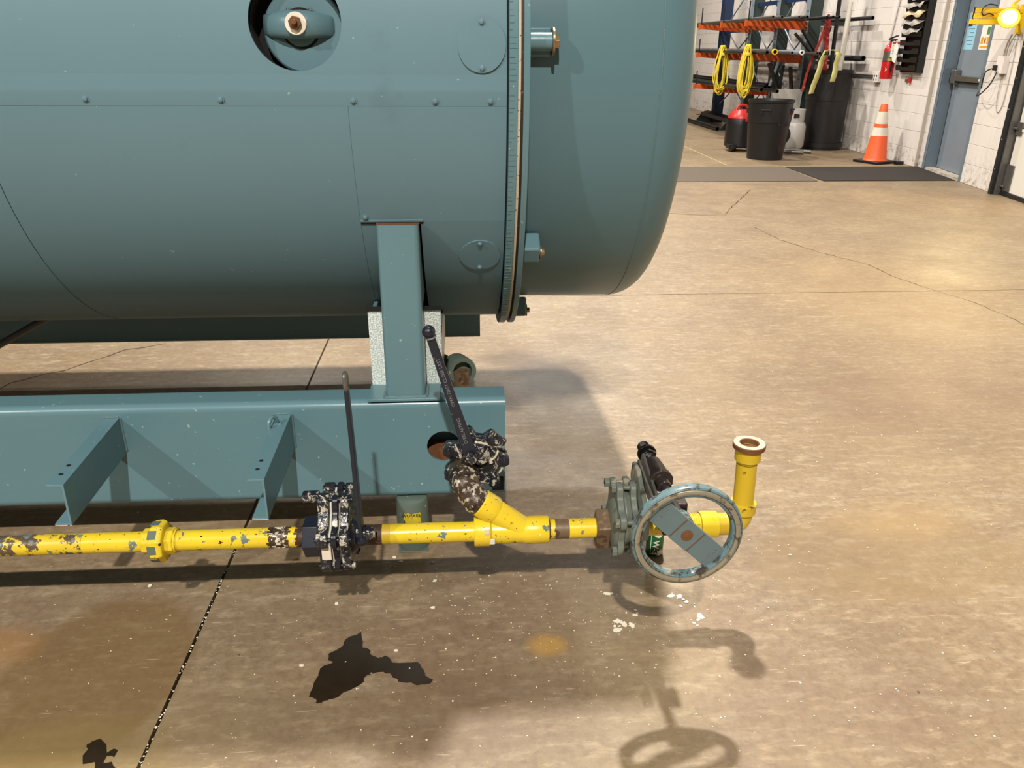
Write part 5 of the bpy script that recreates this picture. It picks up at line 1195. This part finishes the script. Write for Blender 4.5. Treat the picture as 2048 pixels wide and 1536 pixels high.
# pipes lying on the arms: near ends toward us
G2 = 'steel pipes lying on the rack arms'
sets = [
 (1.70, [(4.14, 11.2, .020, 'greypipe'), (4.22, 11.9, .013, 'galv'), (4.30, 11.3, .022, 'greypipe'), (4.40, 11.6, .018, 'blackpipe'), (4.47, 11.15, .018, 'greypipe'), (4.56, 11.1, .020, 'blackpipe'), (4.66, 11.4, .020, 'greypipe'), (4.78, 11.0, .017, 'blackpipe'), (4.84, 10.95, .017, 'blackpipe'), (4.90, 10.9, .017, 'blackpipe')]),
 (1.262, [(4.14, 11.9, .024, 'blackpipe'), (4.21, 11.45, .026, 'blackpipe'), (4.30, 11.4, .036, 'greypipe'), (4.40, 11.7, .03, 'blackpipe'), (4.50, 11.3, .022, 'greypipe'), (4.575, 11.15, .030, 'galv'), (4.655, 11.35, .026, 'blackpipe'), (4.72, 11.0, .020, 'greypipe'), (4.775, 11.05, .020, 'blackpipe'), (4.83, 11.0, .020, 'blackpipe'), (4.885, 11.05, .020, 'blackpipe')]),
 (.762, [(4.20, 12.5, .03, 'blackpipe'), (4.28, 12.2, .03, 'blackpipe'), (4.36, 11.9, .03, 'blackpipe'), (4.44, 11.5, .026, 'blackpipe'), (4.52, 12.2, .04, 'blackpipe'), (4.64, 12.4, .05, 'blackpipe')])]
tier = {1.70: 'top', 1.262: 'middle', .762: 'lowest'}
ordn = ['first', 'second', 'third', 'fourth', 'fifth', 'sixth', 'seventh', 'eighth', 'ninth', 'tenth', 'eleventh']
nm_c = {'greypipe': 'grey', 'blackpipe': 'black', 'galv': 'bright galvanised'}
for zt, lst in sets:
    for i, (x, y, r, m_) in enumerate(lst):
        o = lpipe('steel_pipe', (x, y, zt + r + .001), (x, 16.6, zt + r + .001), r, m_, '%s steel pipe, %s from the aisle on the %s orange arms' % (nm_c[m_], ordn[i], tier[zt]), G2)
        if (zt, i) == (1.262, 2):
            b = BM(); annulus(b, (x, y - .004, zt + r), (x, y + .03, zt + r), r * .72, r * 1.06, 24); obj('yellow_end', b, 'lampyellow', o)
        if (zt, i) == (1.262, 5):
            b = BM(); annulus(b, (x, y - .004, zt + r), (x, y + .02, zt + r), r * .6, r * 1.04, 24); obj('white_end', b, 'paper', o)
for zt, r in ((1.695, .026), (1.185, .037)):
    lpipe('steel_pipe', (5.50, 11.22 if zt > 1.5 else 11.3, zt + r), (5.50, 16.6, zt + r), r, 'blackpipe', 'long black pipe against the block wall, %s one' % ('upper' if zt > 1.5 else 'lower and thicker'), 'black pipes kept against the wall')
# angle irons low in the rack
for i in range(5):
    b = BM(); x = 4.645 + i * .06; prism(b, [(0, 0), (.052, 0), (.052, .007), (.007, .007), (.007, .06), (0, .06)], (x, 12.6 + i * .1, .153), (1, 0, 0), (0, 0, 1), (0, 3.2, 0)); o = obj('angle_iron', b, 'blackpipe', smooth=0)
    o['label'] = 'black angle iron on the rack foot, %s from the aisle' % ordn[i]; o['category'] = 'angle iron'; o['group'] = 'angle irons on the rack feet'
# coiled yellow cords hanging from the stop pins
def coil(cx, cy, ztop, zbot, label, seed, n=11, w=.11):
    random.seed(seed); T = thing('extension_cord', label, 'cord', (cx, cy, zbot))
    b = BM()
    for k in range(n):
        ww = w * random.uniform(.45, 1.05); sk = jit(.03); dy = jit(.05); zb = zbot + random.uniform(0, .16) * (zbot and 1); x0 = cx + jit(.02)
        pts = []
        for q in range(14):
            a = 2 * math.pi * q / 14; zz = (ztop + zb) / 2 + (ztop - zb) / 2 * math.cos(a); f = (ztop - zz) / (ztop - zb)
            pts.append((x0 - .02 * f + ww * math.sin(a) * (.35 + .75 * f) + sk * f + jit(.006), cy + dy + .02 * math.cos(a) + jit(.01), zz))
        tube(b, spline(pts, 4, closed=True), .0085, 6, closed=True)
    obj('loops', b, 'cord', T, kind='stuff')
    b = BM(); bz = ztop - .14
    lathe(b, (cx + .0, cy, bz), (.1, 0, 1), [(0, .05), (.02, .055), (.04, .05)], 14); obj('wrapping', b, 'cord', T)
    return T
coil(4.12, 13.12, 1.375, .64, 'left yellow extension cord coiled and hung on the rack', 3)
coil(4.11, 11.93, 1.385, .66, 'right yellow extension cord with trailing loops hung on the rack', 5, 13, .12)
random.seed(11)
# poles and offcuts in and around the barrel
def rod(nm, a, c_, r, mat, label, cat, grp=None, n=14):
    b = BM(); cyl(b, a, c_, r, n=n); o = obj(nm, b, mat); o['label'] = label; o['category'] = cat
    if grp: o['group'] = grp
    return o
rod('pole', (5.22, 11.6, .1), (5.13, 11.5, 2.3), .027, 'blackpipe', 'upright square-looking black pole rising from the barrel', 'pole')
rod('plastic_pipe', (5.32, 11.56, .12), (5.385, 11.70, 1.93), .034, 'pvc', 'white plastic pipe leaning in the tall black barrel', 'pipe')
b = BM(); obox(b, Vector((5.03, 11.47, 1.36)), (Vector((1, 0, .08)).normalized(), Vector((0, 1, 0)), Vector((-.08, 0, 1)).normalized()), (.075, .012, .78)); M['redweb'] = specked('red_webbing', srgb(158, 40, 36), srgb(206, 120, 110), .7, .62, .68, 40); o = obj('red_strap', b, 'redweb', bevel=.003); o['label'] = 'broad red webbing strap hanging beside the black pole'; o['category'] = 'strap'
b = BM(); st_ = spline([(4.93, 11.3, 1.76), (4.88, 11.3, 1.5), (4.80, 11.3, 1.25), (4.74, 11.28, 1.05), (4.70, 11.27, .80)], 6)
for a_, c_ in zip(st_[:-1], st_[1:]):
    d = (c_ - a_); fr_ = frame(d, (1, 0, 0)); obox(b, (a_ + c_) / 2, (fr_[0], fr_[1], fr_[2]), (.032, .012, d.length * 1.1))
o = obj('red_strap', b, 'redweb', bevel=.001); o['label'] = 'narrow twisted red strap slanting down from the top pipes'; o['category'] = 'strap'
b = BM(); box(b, (4.975, 11.52, .92), (5.03, 11.53, 1.62)); rotm = None; o = obj('board', b, 'sheetgrey', bevel=.002); o['label'] = 'narrow grey board standing behind the red strap'; o['category'] = 'board'
rod('flat_bar', (4.95, 11.45, 1.15), (5.07, 11.5, 1.62), .016, 'blackpipe', 'short black bar leaning in front of the grey board', 'bar', n=4)
rod('flat_bar', (4.86, 11.35, 1.22), (4.55, 11.42, 1.53), .02, 'rubber', 'black slanting bar, left one of the crossed pair', 'bar', 'crossed black bars over the middle pipes', n=4)
rod('flat_bar', (4.90, 11.38, 1.24), (4.64, 11.42, 1.58), .022, 'rubber', 'black slanting bar, right one of the crossed pair', 'bar', 'crossed black bars over the middle pipes', n=4)
for i, (a, c_) in enumerate((((4.60, 11.9, .78), (4.42, 11.9, 1.15)), ((4.62, 11.95, .76), (4.66, 11.95, 1.12)), ((4.80, 11.9, .78), (4.74, 11.9, 1.1)), ((4.50, 11.98, .84), (4.58, 11.95, 1.18)))):
    rod('angle_offcut', a, c_, .03 if i % 2 == 0 else .022, 'rubber' if i != 3 else 'galv', 'dark offcut leaning above the pale panel, %s from the aisle' % ordn[i], 'offcut', 'offcuts leaning above the pale panel', n=4)
b = BM(); box(b, (4.68, 12.32, .78), (4.92, 12.46, .95)); o = obj('scrap_box', b, 'rubber', bevel=.01); o['label'] = 'dark box resting behind the pale panel top'; o['category'] = 'box'
bpy.data.objects.remove(o)
# pale yellow cloth draped over the pipe ends
b = BM(); cl = [(4.70, .78), (4.735, .95), (4.77, 1.12), (4.80, 1.245), (4.83, 1.312), (4.90, 1.32), (4.96, 1.315), (4.985, 1.28), (4.985, 1.18), (4.975, 1.05), (4.96, .93)]
pts = spline([(x, 0, z_) for x, z_ in cl], 4)
A = []; B = []
for i, p in enumerate(pts):
    wv = .012 * math.sin(i * .8); A.append(b.verts.new((p.x - .02 + jit(.004), 10.99 + wv, p.z))); B.append(b.verts.new((p.x + .085 + jit(.004), 11.08 + wv, p.z + .004)))
for i in range(len(pts) - 1): b.faces.new((A[i], A[i + 1], B[i + 1], B[i]))
o = obj('cloth_strip', b, 'cloth', smooth=60); md = o.modifiers.new('thick', 'SOLIDIFY'); md.thickness = .006; o['label'] = 'pale yellow cloth strip draped over the pipe ends'; o['category'] = 'cloth'
